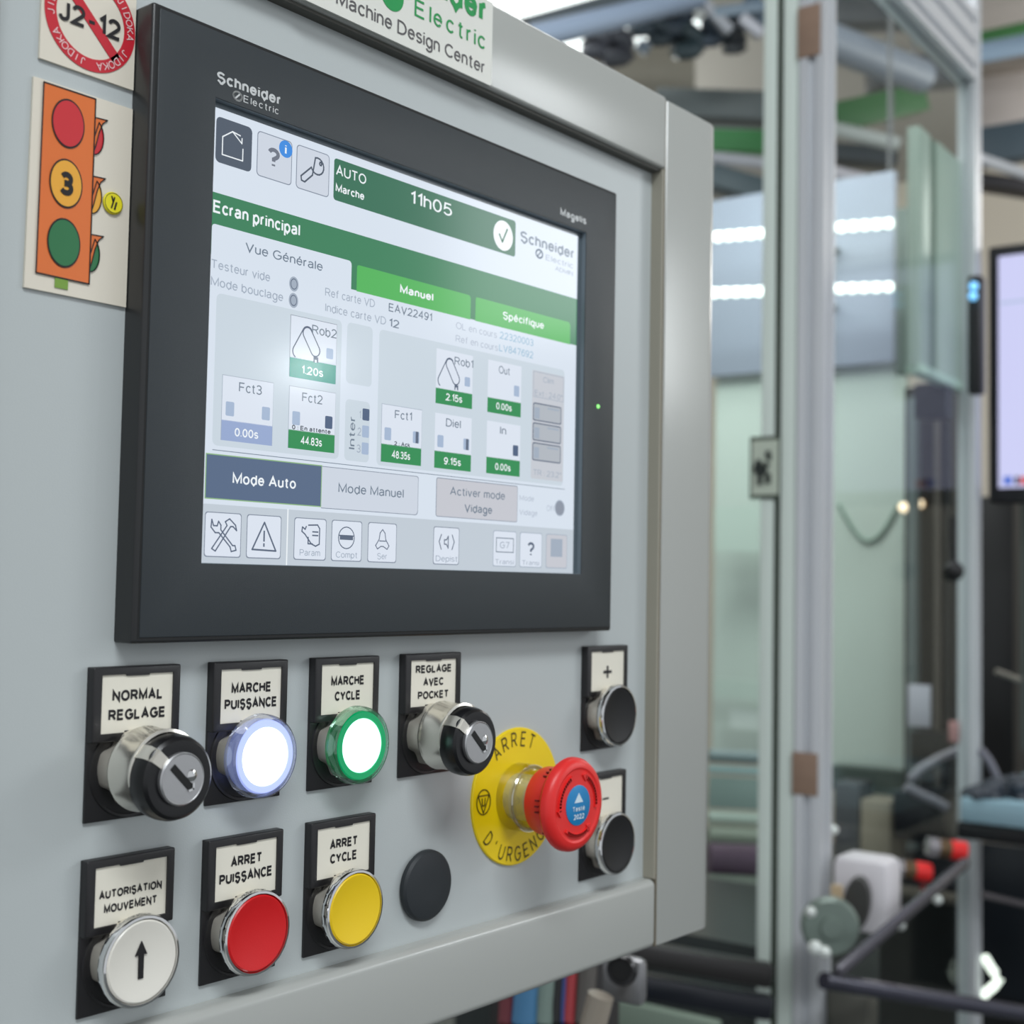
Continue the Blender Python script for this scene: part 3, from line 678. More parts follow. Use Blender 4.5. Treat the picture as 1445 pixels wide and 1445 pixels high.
def lit(name, label, x, z, lines, ringm, corem, discm, clear):
    t = Thing(name, label, 'push button', (x+PW/2, 0.0, z-PH))
    holder(t, x, z, lines); cx, cz = x+PW/2, z+BC
    base_body(t, cx, cz)
    t.part('lens_ring', MB().lathe([(0.0150, -0.0086), (0.0168, -0.0088), (0.0172, -0.0098), (0.0168, -0.0108), (0.0172, -0.0122), (0.0168, -0.0145), (0.0158, -0.0152), (0.0152, -0.0140), (0.0152, -0.0082)], cx, cz, 80), clear)
    t.part('lens_rim', MB().lathe([(0.0151, -0.0085), (0.0151, -0.0138), (0.0146, -0.0146), (0.0120, -0.0146), (0.0118, -0.0140), (0.0118, -0.0090)], cx, cz, 80), ringm)
    t.part('lit_cap', MB().lathe([(0.0118, -0.0100), (0.0118, -0.0142), (0.0112, -0.0150), (0.0070, -0.0148), (0.0, -0.0146)], cx, cz, 72), corem)
    return t
def keysw(name, label, x, z, lines):
    t = Thing(name, label, 'key switch', (x+PW/2, 0.0, z-PH))
    holder(t, x, z, lines); cx, cz = x+PW/2, z+BC
    t.part('barrel', MB().lathe([(0.0146, -0.0010), (0.0146, -0.0098), (0.0, -0.0098)], cx, cz, 96, lobes), SATIN)
    t.part('sleeve', MB().lathe([(0.0140, -0.0090), (0.0158, -0.0094), (0.0162, -0.0104), (0.0160, -0.0112), (0.0158, -0.0118), (0.0158, -0.0222), (0.0161, -0.0228), (0.0161, -0.0238), (0.0150, -0.0242)], cx, cz, 80), mat('sleeve_chrome', (0.76, 0.73, 0.66), 0.22, 0.85))
    cz -= 0.0014
    col = t.part('black_collar', MB().lathe([(0.0158, -0.0232), (0.0161, -0.0262), (0.0160, -0.0285), (0.0152, -0.0312), (0.0140, -0.0322), (0.0100, -0.0324), (0.0090, -0.0322)], cx, cz, 80), mat('collar_black', lin(13, 13, 16), 0.30))
    a0 = math.radians(140); dx, dz = math.cos(a0), math.sin(a0); nx, nz = -dz, dx
    b = bmesh.new()
    pts = []
    for r, y, wd in ((0.0163, -0.0240, 0.0028), (0.0162, -0.0290, 0.0028), (0.0142, -0.0326, 0.0026), (0.0085, -0.0331, 0.0022)):
        for s_ in (-1, 1): pts.append(b.verts.new((cx+dx*r+nx*wd*s_, y, cz+dz*r+nz*wd*s_)))
        for s_ in (1, -1): pts.append(b.verts.new((cx+dx*(r-0.003)+nx*wd*s_, y+0.003, cz+dz*(r-0.003)+nz*wd*s_)))
    for i in range(3):
        for k in range(4): b.faces.new((pts[4*i+k], pts[4*i+(k+1) % 4], pts[4*i+4+(k+1) % 4], pts[4*i+4+k]))
    b.faces.new(pts[:4]); b.faces.new(pts[-4:]); bmesh.ops.recalc_face_normals(b, faces=b.faces)
    mk = MB(); mk.join(b); t.part('pointer_mark', mk, mat('pointer_metal', (0.70, 0.67, 0.60), 0.36, 0.9), col)
    lk = t.part('lock_face', MB().lathe([(0.0098, -0.0300), (0.0098, -0.0338), (0.0093, -0.0344), (0.0090, -0.0342), (0.0, -0.0342)], cx, cz, 64), KEYM)
    sl = MB(); p, q = (cx-0.0042, cz+0.0042), (cx+0.0030, cz-0.0030)
    sl.line([p, q], 0.0026, -0.0343, -0.0346); t.part('key_slot', sl, GROOVE, lk, smooth=False)
    sd = MB(); sd.line([(q[0]-0.0004, q[1]-0.0014), (q[0]+0.0014, q[1]-0.0010), (q[0]+0.0014, q[1]+0.0010)], 0.0008, -0.0343, -0.0349)
    sd.lathe([(0.0, -0.0349), (0.0014, -0.0347), (0.0022, -0.0343)], q[0]+0.0010, q[1]+0.0040, 20)
    t.part('slot_edge', sd, CHROME, lk)
    return t

xA, xB, xC, xD, xE = -0.0436, 0.0118, 0.0666, 0.1230, 0.2672
z1, z2, zF = -0.0401, -0.1116, -0.1109
B_ = 0.042
keysw('key_switch', 'key switch under the NORMAL REGLAGE legend, top left of the controls', xA, z1, [('NORMAL', 0.0222, 0.0030, 0.0042, B_), ('REGLAGE', 0.0252, -0.0042, 0.0042, B_)])
lit('lit_push_button', 'glowing white push button under the MARCHE PUISSANCE legend', xB, z1, [('MARCHE', 0.0205, 0.0030, 0.0042, B_), ('PUISSANCE', 0.0272, -0.0034, 0.0042, B_)],
    mat('white_lens_rim', lin(170, 180, 225), 0.2, emit=lin(150, 165, 225), es=0.75, spec=0.5),
    mat('white_lamp_cap', (0.8, 0.8, 0.85), 0.3, emit=(0.92, 0.95, 1.0), es=2.2), None, CLEAR)
lit('lit_push_button', 'glowing green push button under the MARCHE CYCLE legend', xC, z1, [('MARCHE', 0.0198, 0.0034, 0.0042, B_), ('CYCLE', 0.0152, -0.0032, 0.0042, B_)],
    mat('green_lens_rim', lin(0, 110, 66), 0.2, emit=lin(0, 138, 84), es=0.7, spec=0.5),
    mat('green_lamp_cap', (0.3, 0.8, 0.6), 0.3, emit=(0.50, 1.0, 0.80), es=2.0), None, CLEARG)
keysw('key_switch', 'key switch under the REGLAGE AVEC POCKET legend, beside the yellow disc', xD, z1, [('REGLAGE', 0.0248, 0.0066, 0.0038, B_), ('AVEC', 0.0140, 0.0004, 0.0038, B_), ('POCKET', 0.0212, -0.0058, 0.0038, B_)])
push('push_button', 'white push button with a black arrow under the AUTORISATION MOUVEMENT legend', xA, z2, [('AUTORISATION', 0.0278, 0.0006, 0.0032, B_), ('MOUVEMENT', 0.0232, -0.0048, 0.0032, B_)], WHT, arrow=True)
push('push_button', 'red push button under the ARRET PUISSANCE legend', xB, z2, [('ARRET', 0.0158, 0.0038, 0.0042, B_), ('PUISSANCE', 0.0272, -0.0026, 0.0042, B_)], RED)
push('push_button', 'yellow push button under the ARRET CYCLE legend', xC, z2, [('ARRET', 0.0162, 0.0032, 0.0042, B_), ('CYCLE', 0.0158, -0.0030, 0.0042, B_)], YEL)
push('push_button', 'black push button under the plus sign legend, top right of the controls', xE, z1, [('+', 0.0080, 0.0, 0.0130, 0.0)], BLKC)
push('push_button', 'black push button under the minus sign legend, behind the red mushroom head', xE, zF, [('-', 0.0060, 0.0, 0.0080, 0.0)], BLKC)
pg = Thing('blanking_plug', 'round black domed blanking plug right of the yellow button', 'blanking plug', (0.1428, 0.0, -0.167))
pg.part('plug_dome', MB().lathe([(0.0168, -0.0012), (0.0166, -0.0030), (0.0155, -0.0042), (0.0120, -0.0050), (0.0060, -0.0052), (0.0, -0.0052)], 0.1428, -0.1506, 72), PLUGM)
pg.part('plug_flange', MB().lathe([(0.0158, 0.0), (0.0163, -0.0014)], 0.1428, -0.1506, 72), GROOVE)

# emergency stop
es = Thing('emergency_stop_button', 'red mushroom emergency stop button on a round yellow plate', 'emergency stop', (0.2112, 0.0, -0.152))
ex, ez = 0.2112, -0.1161
YPL = mat('yellow_plate', lin(246, 214, 8), 0.35, bump=0.05, bscale=800)
pl = es.part('yellow_plate', MB().lathe([(0.0353, 0.0), (0.0353, -0.0010), (0.0348, -0.0015), (0.0, -0.0016)], ex, ez, 96), YPL)
tb = MB(); arctext(tb, 'ARRET', ex, ez, 0.0295, math.radians(97), math.radians(14.5), 0.0078, -0.0018, -0.006, wfac=0.72)
OLI = mat('olive_ink', lin(70, 62, 14), 0.6); es.part('plate_lettering', tb, OLI, pl, smooth=False); tb = MB()
arctext(tb, "D'URGENCE", ex, ez, 0.0295, math.radians(-88), math.radians(13), 0.0078, -0.0018, -0.006, inward=True, wfac=0.72)
es.part('plate_lettering', tb, mat('olive_ink', lin(70, 62, 14), 0.6), pl, smooth=False)
for sx in (-1, 1):
    sb = MB(); sx0 = ex+sx*0.0270
    circ = [(sx0+0.0052*math.cos(a*PI/14), ez+0.0062*math.sin(a*PI/14)) for a in range(29)]
    sb.line(circ, 0.0005, -0.0017, -0.0019); tri = [(sx0-0.0042, ez+0.0033), (sx0+0.0042, ez+0.0033), (sx0, ez-0.0055), (sx0-0.0042, ez+0.0033)]
    sb.line(tri, 0.0005, -0.0017, -0.0019); sb.line([(sx0-0.0012, ez+0.0018), (sx0-0.0008, ez-0.0018), (sx0+0.0008, ez-0.0018), (sx0+0.0012, ez+0.0018)], 0.0005, -0.0017, -0.0019)
    es.part('stop_symbol', sb, MATS['olive_ink'], pl, smooth=False)
CLY = glass('clear_collar_plastic', (0.95, 0.95, 0.86), 0.05, 0.16)
es.part('clear_collar', MB().lathe([(0.0172, -0.0016), (0.0172, -0.0095), (0.0168, -0.0112), (0.0152, -0.0116), (0.0152, -0.0200), (0.0142, -0.0200)], ex, ez, 72), CLY)
es.part('collar_ring', MB().lathe([(0.0150, -0.0112), (0.0160, -0.0118), (0.0165, -0.0112), (0.0172, -0.0112)], ex, ez, 72), glass('clear_ring_edge', (0.96, 0.96, 0.93), 0.1, 0.45))
es.part('stem', MB().lathe([(0.0118, -0.0016), (0.0118, -0.0180), (0.0140, -0.0188), (0.0140, -0.0240)], ex, ez, 64), mat('stem_ivory', lin(214, 206, 160), 0.4))
REDM = mat('mushroom_red', lin(234, 44, 42), 0.38, bump=0.12, bscale=1800)
hd = es.part('mushroom_head', MB().lathe([(0.0138, -0.0192), (0.0166, -0.0194), (0.0172, -0.0208), (0.0178, -0.0300), (0.0196, -0.0322), (0.0222, -0.0335), (0.0234, -0.0352), (0.0233, -0.0376), (0.0222, -0.0395), (0.0202, -0.0406), (0.0186, -0.0408), (0.0178, -0.0403), (0.0172, -0.0402), (0.0120, -0.0407), (0.0, -0.0407)], ex, ez, 96), REDM)
gr = MB()
for a0 in (30, 150, 270):
    pts = [(ex+0.0150*math.cos(math.radians(a0+t)), ez+0.0150*math.sin(math.radians(a0+t))) for t in range(-38, 39, 6)]
    gr.line(pts, 0.0016, -0.0402, -0.0413)
    e_ = pts[-1]; an = math.radians(a0+38)
    gr.prism([(e_[0]+0.0020*math.cos(an), e_[1]+0.0020*math.sin(an)), (e_[0]-0.0024*math.cos(an), e_[1]-0.0024*math.sin(an)), (e_[0]-0.0034*math.sin(an), e_[1]+0.0034*math.cos(an))], -0.0402, -0.0413)
es.part('turn_arrow', gr, REDM, hd)
nb = MB()
for am in (120, 180, 240, 0, 60, 300):
    for k in (-1, 0, 1):
        a = math.radians(am+k*9); r = 0.0179
        nb.join(MB().box(-0.0004, 0.0008, -0.0300, -0.0275, -0.0004, 0.0004, 0.0002).bm, Matrix.Translation((ex+r*math.cos(a), 0, ez+r*math.sin(a))) @ Matrix.Rotation(-a, 4, 'Y'))
es.part('grip_notches', nb, mat('notch_red', lin(120, 14, 18), 0.5), hd)
dsk = es.part('blue_disc', MB().lathe([(0.0100, -0.0406), (0.0100, -0.0410), (0.0096, -0.0412), (0.0, -0.0412)], ex, ez, 56), mat('disc_blue', lin(22, 130, 190), 0.35), hd)
tb = MB().prism([(ex-0.0036, ez+0.0014), (ex+0.0036, ez+0.0014), (ex, ez+0.0062)], -0.04125, -0.0413)
text(tb, 'Testé', ex-0.0050, ex+0.0050, ez-0.0028, 0.0024, -0.0414, 0.02); text(tb, '2022', ex-0.0045, ex+0.0045, ez-0.0068, 0.0026, -0.0414, 0.03)
es.part('disc_print', tb, mat('pale_blue_print', lin(214, 232, 242), 0.5), dsk, smooth=False)
#BACKGROUND
# ------------------------------------------------------------------ the guarded machine and the hall beyond it
CR, CF, CU = MC @ Vector((1, 0, 0)), MC @ Vector((0, 1, 0)), MC @ Vector((0, 0, 1))
def at(px, py, D):
    """the point D metres ahead of the camera's station seen along a sight line read off the photograph"""
    return CPOS+(CF+CR*((px-722.5)/FPX)-CU*((py-722.5)/FPX))*D
O_ = at(1150, 722, 2.0); O_.z = 0
G = Frame(O_, math.radians(4.0))                 # the machine stands turned 4 degrees to the cabinet
def loc(p): return G.i @ p
def onu(px, py, u):                              # where a sight line meets the plane u = const of the machine
    a = loc(CPOS); d = loc(at(px, py, 1.0))-a; return a+d*((u-a.x)/d.x)
def onv(px, py, v):
    a = loc(CPOS); d = loc(at(px, py, 1.0))-a; return a+d*((v-a.y)/d.y)
def ubox(px0, px1, py0, py1, D, th=0.02, bev=0.0, mb=None):
    """box whose broad side faces the camera side (-u): returns builder and base point"""
    c = loc(at((px0+px1)/2, (py0+py1)/2, D)); a = onu(px0, (py0+py1)/2, c.x); b = onu(px1, (py0+py1)/2, c.x)
    zt = onu((px0+px1)/2, py0, c.x).z; zb = onu((px0+px1)/2, py1, c.x).z
    mb = mb or MB(); mb.box(c.x, c.x+th, min(a.y, b.y), max(a.y, b.y), zb, zt, bev)
    return mb, (c.x, (a.y+b.y)/2, zb)
def profile(w, d, n=1, gw=0.30, gd=0.22):
    """slotted extrusion cross-section, w by d, n slots on the wide sides"""
    pts = []
    def side(p0, p1, cnt):
        p0, p1 = Vector(p0), Vector(p1); dirv = (p1-p0).normalized(); inn = Vector((-dirv.y, dirv.x)); L = (p1-p0).length; c = L/cnt; g = c*gw; dep = c*gd
        pts.append(tuple(p0))
        for i in range(cnt):
            m = p0+dirv*(c*(i+.5))
            for q in (m-dirv*g/2, m-dirv*g/2+inn*dep, m+dirv*g/2+inn*dep, m+dirv*g/2): pts.append(tuple(q))
    a, b = w/2, d/2
    side((-a, -b), (a, -b), n); side((a, -b), (a, b), 1); side((a, b), (-a, b), n); side((-a, b), (-a, -b), 1)
    return pts
def shiftp(poly, x, y): return [(p[0]+x, p[1]+y) for p in poly]

ALUG = mat('guard_aluminium', lin(214, 217, 221), 0.38, 0.25, var=0.03, vscale=6)
PALE = mat('stile_pale_green', lin(224, 236, 228), 0.4)
GLS = glass('guard_glass', (0.958, 0.985, 0.973), 0.02, 0.015, 0.08)
# near corner post
zb, zt = FLOOR, 1.35
gf = Thing('guard_door_frame', 'tall silver slotted post with a glazed door leaf, just right of the cabinet', 'guard frame', (0, 0, zb), fr=G)
gf.part('corner_post', MB().prism(profile(0.042, 0.042), zb, zt, 'z'), ALUG, smooth=False)
v1 = onu(1123, 700, -0.015).y; v2 = onu(1101, 700, -0.015).y; v3 = onu(1093, 700, -0.015).y; v4 = onu(1073, 700, -0.015).y
gf.part('stile', MB().box(-0.016, 0.012, v1, v2, zb, zt, 0.002), PALE, label='pale edge strip beside the post')
gf.part('gap_seal', MB().box(-0.0165, 0.010, v2+0.0005, v3-0.0005, zb, zt), mat('seal_dark_green', lin(34, 48, 32), 0.6), smooth=False)
gf.part('stile', MB().box(-0.016, 0.012, v3, v4, zb, zt, 0.002), PALE, label='pale edge strip of the door leaf')
gf.part('glass_pane', MB().box(-0.003, 0.003, v4, v4+1.1, zb+0.1, zt), GLS, smooth=False)
gf.part('far_post', MB().prism(shiftp(profile(0.042, 0.042), 0, v4+1.12), zb, zt, 'z'), ALUG, smooth=False)
def tag_on(name, label, cat, px0, px1, py0, py1, u, m, th=0.003):
    a, b = onu(px0, (py0+py1)/2, u), onu(px1, (py0+py1)/2, u); z0, z1_ = onu((px0+px1)/2, py1, u).z, onu((px0+px1)/2, py0, u).z
    t = Thing(name, label, cat, (u, (a.y+b.y)/2, z0), fr=G)
    t.part('body', MB().box(u-th, u+0.001, b.y, a.y, z0, z1_, 0.0006), m); return t, (b.y, a.y, z0, z1_, u-th)
t, (ya, yb_, za, zc_, uu) = tag_on('door_tag', 'small black-edged tag with a black mark on the edge of the glass door', 'tag', 1059, 1100, 616, 704, -0.017, mat('tag_edge', lin(62, 74, 60), 0.5))
t.part('tag_face', MB().box(uu-0.0006, uu, ya+0.0005, yb_-0.004, za+0.006, zc_-0.006), mat('tag_face', lin(198, 208, 192), 0.5), smooth=False)
mk = MB(); w_ = yb_-ya; h_ = zc_-za
for pts in ([(.72, .56), (.78, .44), (.38, .42)], [(.72, .62), (.50, .48), (.34, .56)], [(.62, .40), (.62, .22)], [(.36, .76), (.30, .62)], [(.34, .40), (.34, .24)]):
    for p, q in zip(pts, pts[1:]):
        mk.bar((uu-0.0009, ya+w_*p[0], za+h_*p[1]), (uu-0.0009, ya+w_*q[0], za+h_*q[1]), 0.007, 0.007)
t.part('tag_mark', mk, mat('tag_ink', lin(34, 42, 40), 0.6), smooth=False)
BRN = mat('brown_tape', lin(150, 124, 106), 0.6, var=0.15, vscale=60)
for (p0, p1, q0, q1, lb) in ((1126, 1158, 8, 80, 'brown tape patch high on the near silver post'), (1118, 1154, 1062, 1122, 'brown tape patch low on the near silver post, beside the white drum')):
    a, b = onu(p0, (q0+q1)/2, -0.0215), onu(p1, (q0+q1)/2, -0.0215); z0_, z1_ = onu((p0+p1)/2, q1, -0.0215).z, onu((p0+p1)/2, q0, -0.0215).z
    solo('tape_patch', lb, 'tape', MB().box(-0.0235, -0.0212, b.y, a.y, z0_, z1_, 0.0005), BRN, (-0.0225, (a.y+b.y)/2, z0_), fr=G)

# far post, top rail and glazing of the machine front
P2 = onv(1368, 722, 0.0); ru = P2.x
zr = onv(1357, 109, 0.0).z
mg = Thing('machine_guard', 'far silver post with a fluted top rail over the glazed machine front', 'machine guard', (ru, 0, FLOOR), fr=G)
mg.part('corner_post', MB().prism(shiftp(profile(0.036, 0.036), ru, 0), FLOOR, 1.30, 'z'), ALUG, smooth=False)
rail = [(p[1], p[0]+zr+0.07) for p in profile(0.14, 0.040, 3)]
mg.part('top_rail', MB().prism(rail, 0.022, ru-0.019, 'x'), ALUG, smooth=False)
mg.part('glass_pane', MB().box(0.022, ru-0.019, -0.003, 0.003, FLOOR+0.5, zr), GLS, smooth=False)

# hanging translucent flap on the glazing
fl0, fl1 = onv(1290, 540, 0.02), onv(1366, 550, 0.02)
fb0 = onv(1290, 522, 0.02).z; fb1 = fb0
flp = Thing('door_flap', 'pale green ribbed flap hanging beside the far silver post', 'flap', ((fl0.x+fl1.x)/2, 0.03, fb0), fr=G)
FM = mat('flap_green', lin(196, 212, 202), 0.35, var=0.03, vscale=9, alpha=0.80); FMD = mat('flap_rib_dark', lin(124, 144, 132), 0.45, alpha=0.80)
W_ = fl1.x-fl0.x
for a, b, m_, dz in ((0.0, 0.20, FM, 0), (0.20, 0.33, FMD, 0.004), (0.33, 0.78, FM, 0), (0.78, 0.86, FMD, 0.004), (0.86, 1.0, FM, 0)):
    flp.part('rib' if m_ is FM else 'groove_strip', MB().box(fl0.x+W_*a, fl0.x+W_*b, 0.012+dz, 0.034, fb0, zr-0.16, 0.001), m_)
flp.part('hem', MB().box(fl0.x, fl1.x, 0.008, 0.036, fb0-0.006, fb0+0.012, 0.003), mat('flap_hem', lin(196, 220, 206), 0.4))

def sbox(name, label, cat, px0, px1, py0, py1, D, m, th=0.02, bev=0.003, group=None):
    mb, base = ubox(px0, px1, py0, py1, D, th, bev); return solo(name, label, cat, mb, m, base, group, fr=G)
def bthing(name, label, cat, base, group=None): return Thing(name, label, cat, G.i @ Vector(base), group, fr=G)
def L_(p): return tuple(loc(p))

# pale board inside the machine, its sheets
bmb, bb_ = ubox(1008, 1276, 522, 1082, 3.3, 0.03)
bt = Thing('pale_green_board', 'large pale green panel standing behind the glass of the machine', 'panel', bb_, fr=G)
bt.part('board', bmb, mat('board_green', lin(200, 212, 204), 0.5, emit=None, var=0.05, vscale=2.5))
m2, _ = ubox(1168, 1241, 528, 680, 3.28, 0.01); bt.part('sheet', m2, mat('board_sheet_blue', lin(184, 200, 208), 0.5), label='pale blue sheet on the panel')
m2, _ = ubox(1008, 1092, 715, 778, 3.28, 0.01); bt.part('sheet', m2, mat('board_sheet_pale', lin(196, 212, 202), 0.5), label='paler band on the panel')
m2, _ = ubox(1008, 1092, 960, 985, 3.27, 0.01); bt.part('strip', m2, MATS['board_sheet_pale'])
m2, _ = ubox(1030, 1092, 1003, 1030, 3.27, 0.01); bt.part('strip', m2, mat('board_strip_white', lin(214, 224, 218), 0.5))
# wall area above the board
sbox('blue_grey_panel', 'blue-grey wall panel above the pale green board', 'panel', 1000, 1262, 262, 521, 3.31, mat('panel_blue_grey', lin(152, 160, 176), 0.5, var=0.06, vscale=2.0), 0.02)
sbox('purple_grey_door', 'purple-grey plate over the pale green board under the light strips', 'plate', 1182, 1226, 418, 526, 3.28, mat('plate_purple_grey', lin(118, 116, 142), 0.5))
sbox('brown_grey_cabinet', 'brown-grey plate above the upper light strip behind the glass', 'plate', 1178, 1262, 268, 402, 3.28, mat('plate_brown_grey', lin(126, 122, 116), 0.6, var=0.08, vscale=5))
sbox('grey_mesh_panel', 'dark grey-green mesh panel left of the hanging flap', 'mesh panel', 1264, 1300, 292, 528, 3.1, mat('mesh_grey_green', lin(96, 108, 104), 0.7, var=0.25, vscale=90))
# LED strips
BP_U = loc(at(1131, 391.5, 3.31)).x
def strip(label, a, b, D0, D1, n):
    p, q = at(a[0], a[1], D0), at(b[0], b[1], D1); t = bthing('led_strip', label, 'light', (p+q)/2-Vector((0, 0, 0.02)), 'led strips in the machine')
    P, Q = Vector(loc(p)), Vector(loc(q))
    t.part('channel', MB().bar(P, Q, 0.016, 0.020, 0.002), mat('led_channel', lin(190, 200, 200), 0.4))
    dm = mat('led_dot', (1, 1, 1), 0.4, emit=(0.88, 1.0, 0.94), es=1.9)
    M_ = (P+Q)/2; t.part('bracket', MB().bar(M_+Vector((0.008, 0, 0)), Vector((BP_U-0.0005, M_.y, M_.z)), 0.012, 0.012), mat('led_bracket', lin(150, 158, 158), 0.5))
    toward = (Vector(loc(CPOS))-(P+Q)/2).normalized()*0.012
    for i in range(n):
        c = P+(Q-P)*((i+.5)/n)+toward
        d_ = (Q-P)/n*0.36; t.part('led_dot', MB().bar(c-d_, c+d_, 0.013, 0.020, 0.004), dm)
strip('upper row of white light dots behind the glass', (1006, 335), (1262, 315), 3.15, 3.0, 16)
strip('lower row of white light dots behind the glass', (1000, 414), (1262, 405), 3.15, 3.0, 16)

# rails seen through the door glass, low
for (y0, y1, c, nm, lb) in ((1060, 1078, (120, 138, 140), 'rail', 'dark grey rail behind the door glass, above the bright tube'), (1082, 1094, (176, 206, 206), 'tube', 'bright blue-white tube under the pale green board'),
                    (1098, 1142, (142, 164, 158), 'panel', 'grey-green panel between two bright tubes'), (1146, 1164, (190, 206, 194), 'tube', 'bright pale tube above the purple roll'),
                    (1166, 1192, (148, 158, 142), 'rail', 'sage rail just above the purple roll'), (1236, 1256, (132, 142, 130), 'rail', 'sage rail under the purple roll')):
    D = 2.7; p, q = loc(at(1000, (y0+y1)/2-3, D)), loc(at(1100, (y0+y1)/2+2, D)); h = (y1-y0)/FPX*D
    mb = MB()
    mm_ = mat('low_'+nm+str(y0), lin(*c), 0.35)
    if nm == 'panel': mb.bar(p, q, 0.012, h, 0.002)
    else: mb.tube([p, q], h/2, 16)
    solo({'panel': 'grey_green_slab', 'rail': 'cross_rail', 'tube': 'cross_tube'}[nm], lb, {'panel': 'slab'}.get(nm, nm), mb, mm_, tuple((p+q)/2), fr=G)
p, q = loc(at(1000, 1212, 2.75)), loc(at(1100, 1218, 2.75)); solo('purple_roll', 'dark purple roll lying between two sage rails', 'roll', MB().tube([p, q], 0.034, 24), mat('roll_purple', lin(84, 56, 82), 0.6), tuple((p+q)/2), fr=G)
# machine base, dark
mb, base = ubox(1000, 1500, 1262, 1700, 3.0, 0.5)
solo('base_cabinet', 'dark machine base below the glass doors', 'machine base', mb, mat('base_dark', lin(30, 32, 32), 0.35, var=0.3, vscale=6), base, fr=G)
mb, base = ubox(640, 1110, 1300, 1720, 2.2, 0.4)
solo('dark_plinth', 'dark plinth behind and under the control cabinet', 'plinth', mb, mat('plinth_dark', lin(46, 48, 50), 0.3, var=0.3, vscale=5), base, fr=G)
for i, (y, c) in enumerate(((1355, (40, 38, 38)), (1400, (26, 29, 38)))):
    p, q = loc(at(880, y-14, 1.9)), loc(at(1090, y+22, 1.9))
    solo('dark_duct', ('brownish' if i == 0 else 'bluish')+' dark duct running under the cabinet toward the glass door', 'duct', MB().bar(p, q, 0.03, 0.035, 0.008), mat('duct_dark%d' % i, lin(*c), 0.35), tuple((p+q)/2), fr=G)
sbox('green_sill', 'pale green sill at the bottom edge under the cabinet', 'sill', 842, 1010, 1425, 1470, 1.8, mat('sill_green', lin(120, 136, 122), 0.5))

# dark column with its paper, beacons and knob
DKC = mat('column_dark', lin(46, 43, 42), 0.45, var=0.35, vscale=7)
mb, base = ubox(1276, 1346, 545, 1200, 3.0, 0.06)
dc = Thing('dark_column', 'dark brown column of the machine with light patches, between the pale board and the far post', 'column', base, fr=G)
dc.part('column_body', mb, DKC)
for x0, x1, c in ((1280, 1292, (104, 114, 114)), (1318, 1326, (86, 80, 74)), (1330, 1342, (24, 24, 26))):
    m2, _ = ubox(x0, x1, 560, 1200, 2.96, 0.03); dc.part('vertical_trim', m2, mat('col_trim%d' % x0, lin(*c), 0.4))
sbox('black_block', 'black block at the top of the dark column, under the hanging flap', 'block', 1290, 1336, 540, 590, 2.6, mat('block_black', lin(14, 15, 17), 0.4), 0.05)
sbox('paper_note', 'small white note on the dark column', 'note', 1281, 1313, 966, 1026, 2.8, mat('note_white', lin(196, 196, 208), 0.6), 0.004)
sbox('black_box', 'black box under the white note', 'box', 1284, 1340, 1034, 1082, 2.75, mat('box_black', lin(12, 12, 14), 0.4), 0.06)
sbox('pink_tab', 'small pink tab beside the far post above the grey hose', 'tab', 1338, 1352, 1018, 1048, 2.6, mat('tab_pink', lin(190, 140, 140), 0.5), 0.01)
def ball(mb, c, r, n=14):
    b = bmesh.new(); bmesh.ops.create_uvsphere(b, u_segments=n*2, v_segments=n, radius=r); mb.join(b, Matrix.Translation(c)); return mb
for x, y, r, lb in ((1275, 716, 0.011, 'left one of two warm glowing bulbs at the dark column'), (1297, 711, 0.010, 'right one of two warm glowing bulbs at the dark column')):
    c = G.m @ onu(x, y, dc.base.x-0.02); t = bthing('signal_bulb', lb, 'lamp', c)
    t.part('bulb', ball(MB(), loc(c), r), mat('warm_bulb', (1, 0.8, 0.6), 0.4, emit=(1.0, 0.80, 0.56), es=1.5)); t.part('socket', MB().tube([loc(c)+Vector((0.008, 0, 0)), loc(c)+Vector((0.04, 0, 0))], r*1.1, 14), mat('brass', lin(150, 120, 80), 0.35, 0.8))
pts = [onu(1184+84*i/10, 712+52*math.sin(PI*i/10), bt.base.x-0.006) for i in range(11)]
solo('hanging_cable', 'thin grey-green cable sagging in front of the pale board', 'cable', MB().tube(pts, 0.0045, 8), mat('cable_green', lin(120, 146, 134), 0.5), tuple(pts[5]), fr=G)
c = at(1345, 806, 2.4); t = bthing('clamp_knob', 'black clamp knob on the far post', 'knob', c)
P = Vector(loc(c)); t.part('knob', ball(MB(), P, 0.019), BLKC); t.part('spindle', MB().tube([P+Vector((0, 0, -0.02)), P+Vector((0, 0, 0.10))], 0.006, 12), BLKC)
# base edge of the board: small fittings
t = bthing('fitting_strip', 'dark mottled fitting strip along the lower edge of the pale board', 'fitting', at(1225, 1110, 3.1))
mb, _ = ubox(1172, 1292, 1086, 1120, 3.1, 0.05); t.part('strip_body', mb, mat('strip_dark', lin(74, 84, 78), 0.5, var=0.4, vscale=60))
sbox('beige_cover', 'beige cover below the fitting strip', 'cover', 1214, 1256, 1130, 1225, 3.0, mat('cover_beige', lin(156, 148, 132), 0.5), 0.1)
sbox('dark_grey_cover', 'dark grey cover right of the near post', 'cover', 1176, 1212, 1105, 1225, 3.05, mat('cover_grey', lin(86, 88, 92), 0.5), 0.1)
sbox('black_actuator', 'black actuator body between the beige cover and the far post', 'actuator', 1258, 1330, 1118, 1190, 2.8, mat('actuator_black', lin(26, 28, 34), 0.35), 0.12, 0.01)
